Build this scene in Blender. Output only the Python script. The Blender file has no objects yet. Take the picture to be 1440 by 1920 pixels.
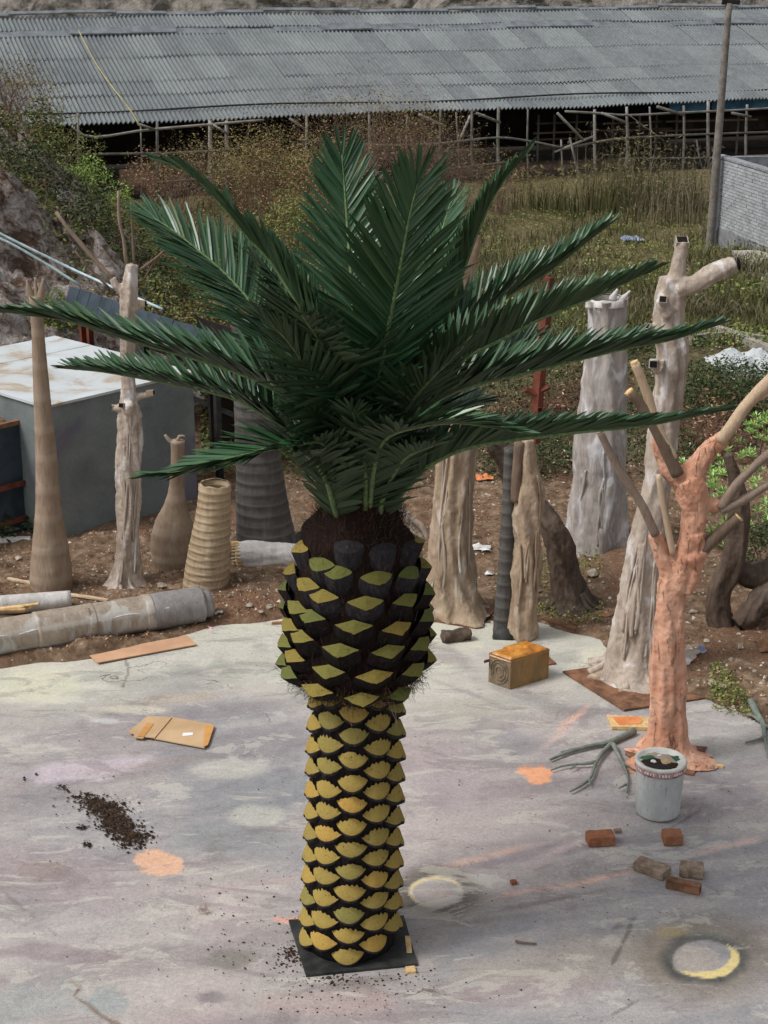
import bpy, math, random
import numpy as np
from mathutils import Vector, Matrix
random.seed(7); RNG = np.random.default_rng(7)
SC = bpy.context.scene; COL = SC.collection
# ------------------------------------------------------------------ camera, world, sun
H, F, PITCH = 5.05, 3000.0, math.radians(19)
CP, SP = math.cos(PITCH), math.sin(PITCH)
cd = bpy.data.cameras.new('camera'); cam = bpy.data.objects.new('camera', cd); COL.objects.link(cam)
cam.location = (0, 0, H); cam.rotation_euler = (math.pi/2-PITCH, 0, 0)
cd.sensor_fit = 'VERTICAL'; cd.sensor_height = 24; cd.sensor_width = 18; cd.lens = F/1920*24
cd.clip_end = 500; cd.clip_start = .1
SC.camera = cam
SUN_EL, SUN_AZ = math.radians(54), math.radians(-108)      # azimuth measured from +Y towards +X (sun high on the left, a little behind the camera)
w = bpy.data.worlds.new('World'); SC.world = w; w.use_nodes = True
wn = w.node_tree.nodes; bg = wn['Background']
sky = wn.new('ShaderNodeTexSky'); sky.sky_type = 'NISHITA'; sky.sun_disc = False
sky.sun_elevation = SUN_EL; sky.sun_rotation = SUN_AZ; sky.dust_density = 4; sky.ozone_density = 1.0; sky.air_density = 1.0
hs = wn.new('ShaderNodeHueSaturation'); hs.inputs['Saturation'].default_value = .2   # an overcast sky is grey
w.node_tree.links.new(sky.outputs[0], hs.inputs['Color']); w.node_tree.links.new(hs.outputs[0], bg.inputs[0])
bg.inputs[1].default_value = .12
sd = bpy.data.lights.new('sun', 'SUN'); so = bpy.data.objects.new('sun', sd); COL.objects.link(so)
sd.energy = 1.4; sd.angle = math.radians(13); sd.color = (1, .97, .93)
sv = Vector((math.sin(SUN_AZ)*math.cos(SUN_EL), math.cos(SUN_AZ)*math.cos(SUN_EL), math.sin(SUN_EL)))
so.rotation_euler = sv.to_track_quat('Z', 'Y').to_euler(); so.location = sv*60
vs = SC.view_settings; vs.view_transform = 'Standard'; vs.look = 'None'; vs.gamma = 1; vs.use_curve_mapping = False
vs.exposure = 0.32
SC.render.film_transparent = False
SC.cycles.max_bounces = 6; SC.cycles.diffuse_bounces = 3; SC.cycles.glossy_bounces = 2; SC.cycles.transmission_bounces = 2; SC.cycles.transparent_max_bounces = 6

# ------------------------------------------------------------------ numpy noise
def _h(ix, iy, iz, seed):
    n = (ix.astype(np.int64)*374761393 + iy.astype(np.int64)*668265263 + iz.astype(np.int64)*2147483647 + seed*974634777) & 0xffffffff
    n = ((n ^ (n >> 13))*1274126177) & 0xffffffff
    n = ((n ^ (n >> 15))*2246822519) & 0xffffffff
    return ((n ^ (n >> 16)) & 0xffffff)/float(0xffffff)*2-1
def noise(x, y, z=0, seed=0):
    x, y, z = np.broadcast_arrays(np.asarray(x, float), np.asarray(y, float), np.asarray(z, float))
    fx, fy, fz = np.floor(x), np.floor(y), np.floor(z)
    ux, uy, uz = x-fx, y-fy, z-fz
    ux, uy, uz = [u*u*(3-2*u) for u in (ux, uy, uz)]
    r = 0
    for a in (0, 1):
        for b in (0, 1):
            for c in (0, 1):
                r = r + _h(fx+a, fy+b, fz+c, seed)*(ux if a else 1-ux)*(uy if b else 1-uy)*(uz if c else 1-uz)
    return r
def fbm(x, y, z=0, seed=0, o=4):
    s = 0; a = 1; t = 0
    for i in range(o):
        k = 2.03**i
        s = s + a*noise(np.asarray(x)*k, np.asarray(y)*k, np.asarray(z)*k, seed+i); t += a; a *= .5
    return s/t*1.6
def sm(a, b, x):
    t = np.clip((np.asarray(x, float)-a)/(b-a), 0, 1); return t*t*(3-2*t)
def lin(c):
    c = np.asarray(c, float)/255.
    return np.where(c <= .04045, c/12.92, ((c+.055)/1.055)**2.4)
def C4(*c): v = lin(c); return (float(v[0]), float(v[1]), float(v[2]), 1)

# ------------------------------------------------------------------ terrain + layout helpers
PADPX = [(-900, 1335), (-300, 1285), (0, 1243), (170, 1220), (300, 1196), (400, 1172), (530, 1150), (640, 1142), (800, 1148), (905, 1172), (960, 1150),
         (1010, 1162), (1080, 1180), (1140, 1196), (1190, 1240), (1300, 1298), (1340, 1306), (1372, 1328), (1400, 1348), (1440, 1362), (1520, 1400), (1640, 1480), (2000, 1700), (2300, 2300), (2300, 3600), (-900, 3600)]
def ray(px, py):
    a = (px-720)/F; b = (960-py)/F
    return Vector((a, CP+b*SP, -SP+b*CP))
def Z(px, py, z=0.):
    d = ray(px, py); t = (z-H)/d.z; return Vector((d.x*t, d.y*t, z))
def V(px, py, Y):
    d = ray(px, py); t = Y/d.y; return Vector((d.x*t, Y, H+d.z*t))
def dep(P): return P[1]*CP+(H-P[2])*SP
PAD = np.array([Z(*p)[:2] for p in PADPX])
def inside(x, y, poly):
    x = np.asarray(x, float); y = np.asarray(y, float); r = np.zeros(np.broadcast(x, y).shape, bool)
    n = len(poly)
    for i in range(n):
        x1, y1 = poly[i]; x2, y2 = poly[(i+1) % n]
        if y1 == y2: continue
        c = ((y1 > y) != (y2 > y)) & (x < (x2-x1)*(y-y1)/(y2-y1)+x1)
        r ^= c
    return r
def dist_poly(x, y, poly):
    x = np.asarray(x, float); y = np.asarray(y, float); d = np.full(np.broadcast(x, y).shape, 1e9)
    n = len(poly)
    for i in range(n):
        a = poly[i]; b = poly[(i+1) % n]; ab = b-a; L = (ab@ab)+1e-12
        t = np.clip(((x-a[0])*ab[0]+(y-a[1])*ab[1])/L, 0, 1)
        d = np.minimum(d, np.hypot(x-a[0]-t*ab[0], y-a[1]-t*ab[1]))
    return d
def terrain(x, y, fine=True):
    x = np.asarray(x, float); y = np.asarray(y, float)
    z = -2.0*sm(19, 47, y)
    sdist = dist_poly(x, y, PAD)*np.where(inside(x, y, PAD), -1, 1)
    e = noise(x*3, y*3, 0, 5)*.06
    k = sm(-.17+e, -.01+e, sdist)
    rough = fbm(x*1.3, y*1.3, 0, 11, 3)*.05+.02
    if fine: rough = rough+fbm(x*6, y*6, 0, 31, 3)*.022+np.abs(fbm(x*14, y*14, 0, 77, 2))*.016
    far = sm(15, 26, y)
    rough = rough+far*fbm(x*.35, y*.35, 0, 51, 3)*.22
    return z+k*(rough+.012)+(1-k)*(-.05)
def bank(x, y):
    x = np.asarray(x, float); y = np.asarray(y, float)
    e = fbm(x*.5, y*.5, 0, 3, 3)*.5
    edge = -1.2-.17*(y-14)           # foot of the bank moves left as it goes back
    hx = np.clip((edge+.5*e-x)/3.6, 0, 3)
    hy = sm(16.6, 20.5, y+.5*e)*(1-sm(33, 42, y))
    return 3.6*np.minimum(hx, 1.25+.25*hx)*hy
def ground_z(x, y): return float(terrain(x, y)+0)
def hill_z(x, y): return float(max(terrain(x, y, False), terrain(x, y, False)+bank(x, y)))
def G(px, py, hill=False):
    d = ray(px, py); z = 0.
    if not hill:
        P = Z(px, py, 0)
        for i in range(6): P = Z(px, py, ground_z(P.x, P.y))
        return P
    t = 8.
    while t < 120:
        P = Vector((0, 0, H))+d*t
        if P.z < hill_z(P.x, P.y): break
        t += .08
    return P

# ------------------------------------------------------------------ mesh / object helpers
OFF = {}
def mesh(name, v, f, mats, smooth=False, mi=None):
    me = bpy.data.meshes.new(name)
    v = np.asarray(v, np.float32).reshape(-1, 3)
    if isinstance(f, np.ndarray):
        n, k = f.shape
        me.vertices.add(len(v)); me.vertices.foreach_set('co', v.ravel())
        me.loops.add(n*k); me.loops.foreach_set('vertex_index', f.astype(np.int32).ravel())
        me.polygons.add(n); me.polygons.foreach_set('loop_start', np.arange(0, n*k, k, dtype=np.int32))
        me.update(calc_edges=True)
    else:
        me.from_pydata(v.tolist(), [], f); me.update()
    if not isinstance(mats, (list, tuple)): mats = [mats]
    for m in mats: me.materials.append(m)
    if mi is not None: me.polygons.foreach_set('material_index', np.asarray(mi, np.int32))
    if smooth: me.polygons.foreach_set('use_smooth', np.ones(len(me.polygons), bool))
    return me
def off(p): return OFF.get(p.name, Vector((0, 0, 0))) if p else Vector((0, 0, 0))
def ob(name, v, f, mats, parent=None, smooth=False, mi=None, loc=None, kind=None):
    """one mesh object; v in world coordinates"""
    L = off(parent) if parent else (Vector(loc) if loc is not None else Vector((0, 0, 0)))
    v = np.asarray(v, float).reshape(-1, 3)-np.array(L)
    o = bpy.data.objects.new(name, mesh(name, v, f, mats, smooth, mi)); COL.objects.link(o)
    if parent: o.parent = parent
    else: o.location = L
    OFF[o.name] = L
    if kind: o['kind'] = kind
    return o
def inst(name, me, parent, M):
    o = bpy.data.objects.new(name, me); COL.objects.link(o)
    o.matrix_basis = Matrix.Translation(-off(parent)) @ M; o.parent = parent
    return o
def tag(o, label, cat, group=None):
    o['label'] = label; o['category'] = cat
    if group: o['group'] = group
    return o
def thing(name, label, cat, loc, group=None):
    o = bpy.data.objects.new(name, None); COL.objects.link(o); o.location = loc; o.empty_display_size = .1
    OFF[o.name] = Vector(loc); return tag(o, label, cat, group)
class MB:
    def __init__(s): s.v = []; s.f = []; s.m = []
    def add(s, v, f, m=0):
        o = len(s.v); s.v += [tuple(p) for p in v]; s.f += [tuple(int(i)+o for i in q) for q in f]; s.m += [m]*len(f) if isinstance(m, int) else list(m)
        return s
    def ob(s, name, mats, parent=None, smooth=False, **k):
        return ob(name, s.v, s.f, mats, parent, smooth, s.m, **k)
BOXF = [(0, 3, 2, 1), (4, 5, 6, 7), (0, 1, 5, 4), (1, 2, 6, 5), (2, 3, 7, 6), (3, 0, 4, 7)]
def boxv(c, a, b, d):
    """centre c, half-vectors a,b,d"""
    c, a, b, d = map(Vector, (c, a, b, d))
    return [c-a-b-d, c+a-b-d, c+a+b-d, c-a+b-d, c-a-b+d, c+a-b+d, c+a+b+d, c-a+b+d]
def spline(pts, n):
    P = np.array([list(p) for p in pts], float); m = len(P)
    if m == 2: t = np.linspace(0, 1, n)[:, None]; return P[0]*(1-t)+P[1]*t
    d = np.r_[0, np.cumsum(np.linalg.norm(np.diff(P[:, :3], axis=0), axis=1)+1e-9)]; u = np.linspace(0, d[-1], n)
    tan = np.zeros_like(P)
    for i in range(m):
        a = max(i-1, 0); b = min(i+1, m-1); tan[i] = (P[b]-P[a])/(d[b]-d[a])
    k = np.clip(np.searchsorted(d, u, 'right')-1, 0, m-2); h = (d[k+1]-d[k]); t = ((u-d[k])/h)[:, None]; h = h[:, None]
    return (2*t**3-3*t**2+1)*P[k]+(t**3-2*t**2+t)*h*tan[k]+(-2*t**3+3*t**2)*P[k+1]+(t**3-t**2)*h*tan[k+1]
def frames(C):
    T = np.gradient(C, axis=0); T /= np.linalg.norm(T, axis=1)[:, None]+1e-12
    ref = np.array([0, 1., 0]) if abs(T[0][1]) < .9 else np.array([1., 0, 0])
    A = np.zeros_like(C); a = ref-T[0]*(ref@T[0]); a /= np.linalg.norm(a)
    for i in range(len(C)):
        a = a-T[i]*(a@T[i]); a /= np.linalg.norm(a)+1e-12; A[i] = a
    return T, A, np.cross(T, A)
def tube(path, ds=.03, seg=16, disp=None, cap=True, rscale=1.):
    """path rows (x,y,z,r)"""
    P = np.array([list(p) for p in path], float); L = np.linalg.norm(np.diff(P[:, :3], axis=0), axis=1).sum()
    n = max(3, int(L/ds)+1); S = spline(P, n); C, R = S[:, :3], np.maximum(S[:, 3], .0008)*rscale
    T, A, B = frames(C)
    th = np.linspace(0, 2*math.pi, seg, endpoint=False); s = np.linspace(0, L, n)
    TH, SS = np.meshgrid(th, s)
    rr = np.repeat(R[:, None], seg, 1)
    D = A[:, None]*np.cos(TH)[..., None]+B[:, None]*np.sin(TH)[..., None]
    if disp is not None:
        Q = C[:, None]+D*rr[..., None]
        rr = rr*disp(SS, TH, Q, L)
    W = C[:, None]+D*rr[..., None]
    i = np.arange(n-1)[:, None]*seg+np.arange(seg)[None]; j = np.arange(n-1)[:, None]*seg+((np.arange(seg)+1) % seg)[None]
    f = np.stack([i, j, j+seg, i+seg], -1).reshape(-1, 4)[:, ::-1]
    v = W.reshape(-1, 3).tolist(); f = f.tolist()
    if cap:
        v.append(C[0].tolist()); a = len(v)-1; v.append(C[-1].tolist()); b = a+1; o = (n-1)*seg
        f += [(k, (k+1) % seg, a) for k in range(seg)]+[((k+1) % seg+o, k+o, b) for k in range(seg)]
        # T x A = B ordering: caps face outwards
    return v, f
def pxpath(rows, Y, z0=None):
    """rows (px,py,width_px[,dY]) on the vertical plane at depth Y"""
    out = []
    for r in rows:
        P = V(r[0], r[1], Y+(r[3] if len(r) > 3 else 0)); out.append((P.x, P.y, P.z, r[2]/2*dep(P)/F))
    if z0 is not None: out[0] = (out[0][0], out[0][1], z0, out[0][3])
    return out
def remesh(o, vox=.012, smooth=3):
    m = o.modifiers.new('remesh', 'REMESH'); m.mode = 'VOXEL'; m.voxel_size = vox; m.use_smooth_shade = True
    if smooth: s = o.modifiers.new('smooth', 'SMOOTH'); s.iterations = smooth; s.factor = .5
    for nm, sz, stg in (('lumps', .11, .022), ('grain', .028, .011)):
        tx = bpy.data.textures.get(nm) or bpy.data.textures.new(nm, 'CLOUDS'); tx.noise_scale = sz; tx.noise_depth = 3
        d = o.modifiers.new(nm, 'DISPLACE'); d.texture = tx; d.strength = stg; d.mid_level = .5; d.texture_coords = 'LOCAL'
    return o
def rnd_dirs(n, rng=RNG):
    a = rng.normal(size=(n, 3)); return a/np.linalg.norm(a, axis=1)[:, None]
def leaves(cent, size, up=.4, asp=.45, rng=RNG):
    """rhombic leaf quads"""
    n = len(cent); d = rnd_dirs(n, rng); d[:, 2] = d[:, 2]*.6+up*.3; d /= np.linalg.norm(d, axis=1)[:, None]
    q = rnd_dirs(n, rng); q[:, 2] += up*1.5; s = np.cross(d, q); s /= np.linalg.norm(s, axis=1)[:, None]+1e-9
    L = (size*(.6+.8*rng.random(n)))[:, None] if np.isscalar(size) else size[:, None]
    v = np.stack([cent, cent+d*L*.5+s*L*asp*.5, cent+d*L, cent+d*L*.5-s*L*asp*.5], 1)
    return v.reshape(-1, 3), (np.arange(n)[:, None]*4+np.arange(4)[None])
def blades(base, h, wd, lean=.35, rng=RNG):
    n = len(base); a = rng.random(n)*6.283; hh = h*(.5+rng.random(n)) if np.isscalar(h) else h*(.6+.7*rng.random(n))
    l = rng.normal(size=(n, 2))*lean; top = base+np.stack([l[:, 0]*hh, l[:, 1]*hh, hh], 1)
    mid = base+np.stack([l[:, 0]*hh*.3, l[:, 1]*hh*.3, hh*.6], 1)
    s = np.stack([np.cos(a), np.sin(a), a*0], 1)*wd
    v = np.stack([base-s, base+s, mid+s*.7, top, mid-s*.7], 1).reshape(-1, 3)
    i = np.arange(n)[:, None]*5
    return v, np.concatenate([i+np.array([0, 1, 2, 4]), i+np.array([4, 2, 3, 3])], 0)
def blade_ob(name, base, h, wd, mat, lean=.35, parent=None, kind=None, loc=None):
    v, f = blades(base, h, wd, lean); f = [tuple(q) if q[2] != q[3] else tuple(q[:3]) for q in f.tolist()]
    return ob(name, v, f, mat, parent, kind=kind, loc=loc)
def prisms(A, B, ra, rb):
    """thin three-sided sticks from A to B"""
    A = np.asarray(A, float); B = np.asarray(B, float); n = len(A); d = B-A; d /= np.linalg.norm(d, axis=1)[:, None]+1e-9
    q = np.where(np.abs(d[:, 2:3]) < .9, [[0, 0, 1.]], [[1., 0, 0]]); s = np.cross(d, q); s /= np.linalg.norm(s, axis=1)[:, None]; t = np.cross(d, s)
    vs_ = []
    for P, r in ((A, ra), (B, rb)):
        r = np.broadcast_to(np.asarray(r, float), (n,))[:, None]
        for k in range(3):
            an = k*2.094; vs_.append(P+(s*math.cos(an)+t*math.sin(an))*r)
    v = np.stack(vs_, 1).reshape(-1, 3); i = np.arange(n)[:, None]*6
    f = np.concatenate([i+np.array([0, 1, 4, 3]), i+np.array([1, 2, 5, 4]), i+np.array([2, 0, 3, 5])], 0)
    return v, f
def twig_bush(base, h, spread, n0=14, depth=4, rng=RNG, r0=.012, wob=.5, up=.55):
    """recursive bare shrub; returns segment arrays + tips"""
    A = []; B = []; RA = []; RB = []
    P = np.array(base)[None]+rng.normal(size=(n0, 3))*[spread*.15, spread*.15, 0]; D = rnd_dirs(n0, rng); D[:, 2] = np.abs(D[:, 2])+.8; D[:, :2] *= spread/h*1.1
    D /= np.linalg.norm(D, axis=1)[:, None]; L = np.full(n0, h/depth*1.15); r = np.full(n0, r0)
    for k in range(depth):
        for q in range(2):
            D = D+rng.normal(size=D.shape)*wob*.35; D[:, 2] += up*.12; D /= np.linalg.norm(D, axis=1)[:, None]
            E = P+D*(L*.5)[:, None]; A.append(P); B.append(E); RA.append(r); RB.append(r*.85); P = E; r = r*.85
        if k < depth-1:
            m = 3 if k < 2 else 2
            P = np.repeat(P, m, 0); D = np.repeat(D, m, 0)+rng.normal(size=(len(P), 3))*wob; D /= np.linalg.norm(D, axis=1)[:, None]
            L = np.repeat(L, m)*(.6+.5*rng.random(len(P))); r = np.repeat(r, m)*.65
    return np.concatenate(A), np.concatenate(B), np.concatenate(RA), np.concatenate(RB), P

# ------------------------------------------------------------------ materials
class NT:
    def __init__(s, name, rough=.8, spec=.3):
        s.m = bpy.data.materials.new(name); s.m.use_nodes = True; s.t = s.m.node_tree; s.b = s.t.nodes['Principled BSDF']
        s.b.inputs['Roughness'].default_value = rough; s.b.inputs['Specular IOR Level'].default_value = spec; s._c = None
    def n(s, ty, **k):
        o = s.t.nodes.new(ty)
        for a, b in k.items(): setattr(o, a, b)
        return o
    def link(s, a, b): s.t.links.new(a, b)
    def put(s, inp, val):
        if hasattr(val, 'is_linked'): s.link(val, inp)
        else: inp.default_value = val
    def co(s, kind='Object', scale=(1, 1, 1), rot=(0, 0, 0)):
        if kind == 'world': c = s.n('ShaderNodeNewGeometry').outputs['Position']
        else: c = s.n('ShaderNodeTexCoord').outputs[kind]
        mp = s.n('ShaderNodeMapping'); s.link(c, mp.inputs[0]); mp.inputs['Scale'].default_value = scale; mp.inputs['Rotation'].default_value = rot
        return mp.outputs[0]
    def noise(s, vec, scale, detail=5, rough=.6, dist=0):
        o = s.n('ShaderNodeTexNoise'); s.link(vec, o.inputs['Vector']); o.inputs['Scale'].default_value = scale; o.inputs['Detail'].default_value = detail
        o.inputs['Roughness'].default_value = rough; o.inputs['Distortion'].default_value = dist; return o.outputs[0]
    def vor(s, vec, scale, feature='F1', out=0):
        o = s.n('ShaderNodeTexVoronoi', feature=feature); s.link(vec, o.inputs['Vector']); o.inputs['Scale'].default_value = scale; return o.outputs[out]
    def ramp(s, fac, stops):
        o = s.n('ShaderNodeValToRGB'); s.link(fac, o.inputs[0]); e = o.color_ramp.elements
        while len(e) < len(stops): e.new(.5)
        for k, (p, c) in enumerate(stops): e[k].position = p; e[k].color = c if len(c) == 4 else (*c, 1)
        return o.outputs[0]
    def step(s, fac, a, b):
        o = s.n('ShaderNodeMapRange', interpolation_type='SMOOTHSTEP'); s.link(fac, o.inputs[0]); o.inputs[1].default_value = a; o.inputs[2].default_value = b; return o.outputs[0]
    def mix(s, fac, a, b, mode='MIX'):
        o = s.n('ShaderNodeMix', data_type='RGBA', blend_type=mode); s.put(o.inputs[0], fac); s.put(o.inputs[6], a); s.put(o.inputs[7], b); return o.outputs[2]
    def math(s, op, a, b=0.):
        o = s.n('ShaderNodeMath', operation=op); s.put(o.inputs[0], a); s.put(o.inputs[1], b); return o.outputs[0]
    def bump(s, h, st=.5, dist=.01):
        o = s.n('ShaderNodeBump'); s.link(h, o.inputs['Height']); o.inputs['Strength'].default_value = st; o.inputs['Distance'].default_value = dist
        s.link(o.outputs[0], s.b.inputs['Normal'])
    def col(s, c): s.put(s.b.inputs['Base Color'], c); return s
    def island(s): return s.n('ShaderNodeNewGeometry').outputs['Random Per Island']
    def objrand(s): return s.n('ShaderNodeObjectInfo').outputs['Random']

def simple(name, c1, c2, scale=6, rough=.8, bump=.3, bscale=None, stretch=(1, 1, 1), spec=.3, dist=.01, metal=0, orand=0):
    s = NT(name, rough, spec); co = s.co('Object', stretch); a = s.noise(co, scale, 6, .65)
    c = s.mix(s.step(a, .35, .65), c1, c2)
    if orand:
        r = s.objrand(); c = s.mix(s.math('MULTIPLY', r, orand), c, (c1[0]*.3, c1[1]*.3, c1[2]*.3, 1))
    s.col(c); s.b.inputs['Metallic'].default_value = metal
    if bump: s.bump(s.noise(co, bscale or scale*5, 6, .7), bump, dist)
    return s.m
def leafmat(name, cols, rough=.6, spec=.3, trans=0.):
    s = NT(name, rough, spec); r = s.island(); n = len(cols); g_ = 1.1 if 'grass' in name else 1.45 if ('leaf' in name or 'twig' in name) else 1.
    cols = [tuple(min(.85, q*g_) for q in c[:3])+(1,) for c in cols]
    s.col(s.ramp(r, [(i/(n-1), c) for i, c in enumerate(cols)])); return s.m

def m_concrete():
    s = NT('concrete', .72, .25); at = s.n('ShaderNodeAttribute', attribute_name='stain').outputs['Color']
    co = s.co('world'); fine = s.noise(co, 38, 8, .7); mid = s.noise(co, 7, 8, .65, .4)
    st = s.noise(s.co('world', (1, 4, 1), (0, 0, .28)), 3.5, 8, .68, .5)
    c = s.mix(.2, at, s.ramp(mid, [(.3, C4(120, 115, 112)), (.5, C4(172, 163, 158)), (.72, C4(200, 196, 185))]), 'MIX')
    c = s.mix(.22, c, s.ramp(st, [(.3, (.36, .36, .37, 1)), (.5, (.5, .5, .5, 1)), (.7, (.62, .61, .6, 1))]), 'OVERLAY')
    c = s.mix(.5, c, s.ramp(fine, [(.3, (.34, .34, .34, 1)), (.5, (.5, .5, .5, 1)), (.7, (.64, .64, .64, 1))]), 'OVERLAY')
    pn = s.noise(s.co('world', (1, 2.2, 1), (0, 0, .1)), 1.7, 12, .72, .7); c = s.mix(s.math('MULTIPLY', s.step(pn, .555, .585), .38), c, C4(200, 196, 184)); pm = s.noise(s.co('world', (1, 2.6, 1), (0, 0, -.2)), 1.3, 12, .74, 1.); c = s.mix(s.math('MULTIPLY', s.step(pm, .55, .6), .42), c, C4(122, 114, 114))
    gr_ = s.noise(co, 120, 3, .8); c = s.mix(.5, c, s.ramp(gr_, [(.34, (.3, .3, .3, 1)), (.5, (.5, .5, .5, 1)), (.66, (.68, .68, .68, 1))]), 'OVERLAY')
    # dark flecks and pale scuffs
    v = s.vor(co, 16); m = s.math('MULTIPLY', s.step(v, .13, .07), s.step(s.noise(co, 2.2, 3), .5, .62))
    c = s.mix(s.math('MULTIPLY', m, .7), c, C4(75, 62, 60))
    sc = s.step(s.noise(s.co('world', (1.2, 6, 1), (0, 0, -.5)), 9, 8, .72, 1.5), .64, .7)
    c = s.mix(s.math('MULTIPLY', sc, .4), c, C4(222, 218, 208))
    wp = s.n('ShaderNodeVectorMath', operation='ADD'); nn = s.n('ShaderNodeTexNoise'); s.link(co, nn.inputs['Vector']); nn.inputs['Scale'].default_value = 2.5; nn.inputs['Detail'].default_value = 6
    s.link(nn.outputs[1], wp.inputs[0]); s.link(co, wp.inputs[1])
    cr = s.vor(wp.outputs[0], .42, 'DISTANCE_TO_EDGE'); ck = s.math('MULTIPLY', s.step(cr, .0045, .001), s.step(s.noise(co, .9, 4), .56, .64))
    c = s.mix(s.math('MULTIPLY', ck, .75), c, C4(82, 66, 58)); s.col(c)
    s.put(s.b.inputs['Roughness'], s.ramp(st, [(.35, (.5, .5, .5, 1)), (.7, (.85, .85, .85, 1))]))
    hgt = s.math('ADD', s.math('MULTIPLY', fine, .35), s.math('MULTIPLY', mid, .8)); hgt = s.math('SUBTRACT', hgt, ck)
    s.bump(hgt, .5, .008); return s.m
def m_dirt():
    s = NT('dirt', .95, .1); co = s.co('world'); a = s.noise(co, 1.1, 6, .6, .5); b = s.noise(co, 9, 8, .7); f = s.noise(co, 45, 6, .75)
    c = s.ramp(b, [(.3, C4(70, 56, 44)), (.47, C4(112, 92, 74)), (.6, C4(142, 120, 100)), (.75, C4(178, 160, 138))])
    c = s.mix(s.step(a, .5, .62), c, s.ramp(f, [(.35, C4(80, 62, 50)), (.6, C4(138, 108, 86))]))
    v = s.n('ShaderNodeTexVoronoi'); s.link(co, v.inputs['Vector']); v.inputs['Scale'].default_value = 22
    sp = s.math('MULTIPLY', s.step(v.outputs[0], .22, .16), s.step(s.math('FRACT', s.math('MULTIPLY', s.n('ShaderNodeSeparateColor').outputs[0], 1.)), -1, -.5))
    sep = s.n('ShaderNodeSeparateColor'); s.link(v.outputs[1], sep.inputs[0]); sp = s.math('MULTIPLY', s.step(v.outputs[0], .24, .17), s.step(sep.outputs[0], .8, .83))
    c = s.mix(s.math('MULTIPLY', sp, .8), c, C4(175, 165, 150))
    # mossy / grassy soil farther back
    pos = s.n('ShaderNodeSeparateXYZ'); s.link(co, pos.inputs[0]); far = s.step(pos.outputs[1], 15.5, 21)
    g = s.ramp(b, [(.3, C4(54, 52, 36)), (.5, C4(90, 86, 58)), (.7, C4(128, 116, 84))])
    c = s.mix(s.math('MULTIPLY', far, .85), c, g)
    s.col(c); s.bump(s.math('ADD', s.math('MULTIPLY', b, .7), s.math('MULTIPLY', f, .5)), .9, .03); return s.m
def m_rock():
    s = NT('bank_rock', .95, .1); co = s.co('world', (1, 1, 1.4), (.3, .5, .2)); a = s.noise(co, 1.3, 9, .75, 1.2); b = s.noise(co, 6, 9, .8, .8)
    c = s.ramp(b, [(.34, C4(78, 60, 52)), (.44, C4(158, 138, 128)), (.52, C4(214, 202, 194)), (.62, C4(244, 240, 236))])
    c = s.mix(s.step(a, .47, .6), c, s.ramp(b, [(.35, C4(84, 66, 60)), (.65, C4(146, 120, 100))]))
    s.col(c); s.bump(s.noise(co, 14, 9, .8), 1., .15); return s.m
def m_trunk(name, dark, mid, pale, white, wamt=.5, rings=0., ringcol=None, bscale=1., rough=.8):
    s = NT(name, rough, .3); co = s.co('Object'); st = s.co('Object', (1, 1, .18))
    a = s.noise(co, 3.2, 7, .65, .6); g = s.noise(st, 26*bscale, 7, .7, .8); v = s.noise(s.co('Object', (1, 1, .35)), 6, 6, .6, 1.)
    c = s.ramp(g, [(.28, dark), (.5, mid), (.75, pale)]); c = s.mix(.4, c, s.ramp(a, [(.3, dark), (.5, mid), (.7, pale)]))
    c = s.mix(s.math('MULTIPLY', s.step(v, .52, .66), wamt), c, white)
    h = s.math('ADD', g, s.math('MULTIPLY', s.noise(co, 60, 5, .7), .4))
    if rings:
        w_ = s.n('ShaderNodeTexWave', wave_type='BANDS', bands_direction='Z'); s.link(s.co('Object', (.12, .12, 1)), w_.inputs[0]); w_.inputs['Scale'].default_value = rings; w_.inputs['Distortion'].default_value = 1.6; w_.inputs['Detail'].default_value = 3; w_.inputs['Detail Scale'].default_value = 2
        c = s.mix(s.math('MULTIPLY', s.step(w_.outputs[1], .7, 1.), .5), c, ringcol or pale); h = s.math('ADD', h, w_.outputs[1])
    s.col(c); s.bump(h, .6, .012); return s.m
M = {}
M['concrete'] = m_concrete(); M['dirt'] = m_dirt(); M['rock'] = m_rock()
M['fiber_tan'] = m_trunk('tan_fibreglass', C4(112, 96, 82), C4(146, 127, 108), C4(164, 146, 126), C4(178, 164, 148), .35, 1.2, C4(166, 150, 132))
M['fiber_ochre'] = m_trunk('ochre_fibreglass', C4(118, 100, 80), C4(156, 136, 110), C4(178, 160, 134), C4(196, 184, 166), .35, 5, C4(192, 174, 140))
M['fig'] = m_trunk('grey_tan_bark', C4(110, 96, 86), C4(172, 158, 144), C4(204, 192, 180), C4(222, 220, 220), .7)
M['fig_grey'] = m_trunk('grey_bark', C4(104, 96, 90), C4(164, 156, 150), C4(194, 188, 184), C4(216, 216, 220), .8)
M['fig_tan'] = m_trunk('tan_bark', C4(102, 84, 68), C4(158, 138, 116), C4(186, 166, 144), C4(206, 196, 184), .55)
M['dark_bark'] = m_trunk('dark_bark', C4(42, 34, 29), C4(86, 72, 62), C4(118, 102, 88), C4(130, 122, 112), .3)
M['black_trunk'] = m_trunk('charcoal_trunk', C4(48, 46, 44), C4(78, 75, 72), C4(98, 95, 92), C4(112, 108, 104), .3, 3.2, C4(104, 101, 98))
M['white_trunk'] = m_trunk('whitewashed_bark', C4(150, 145, 138), C4(196, 192, 188), C4(220, 217, 214), C4(232, 231, 230), .5)
M['log'] = m_trunk('log_skin', C4(108, 96, 84), C4(158, 144, 128), C4(178, 168, 154), C4(198, 200, 198), .5, 2.2, C4(182, 178, 172))
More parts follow.
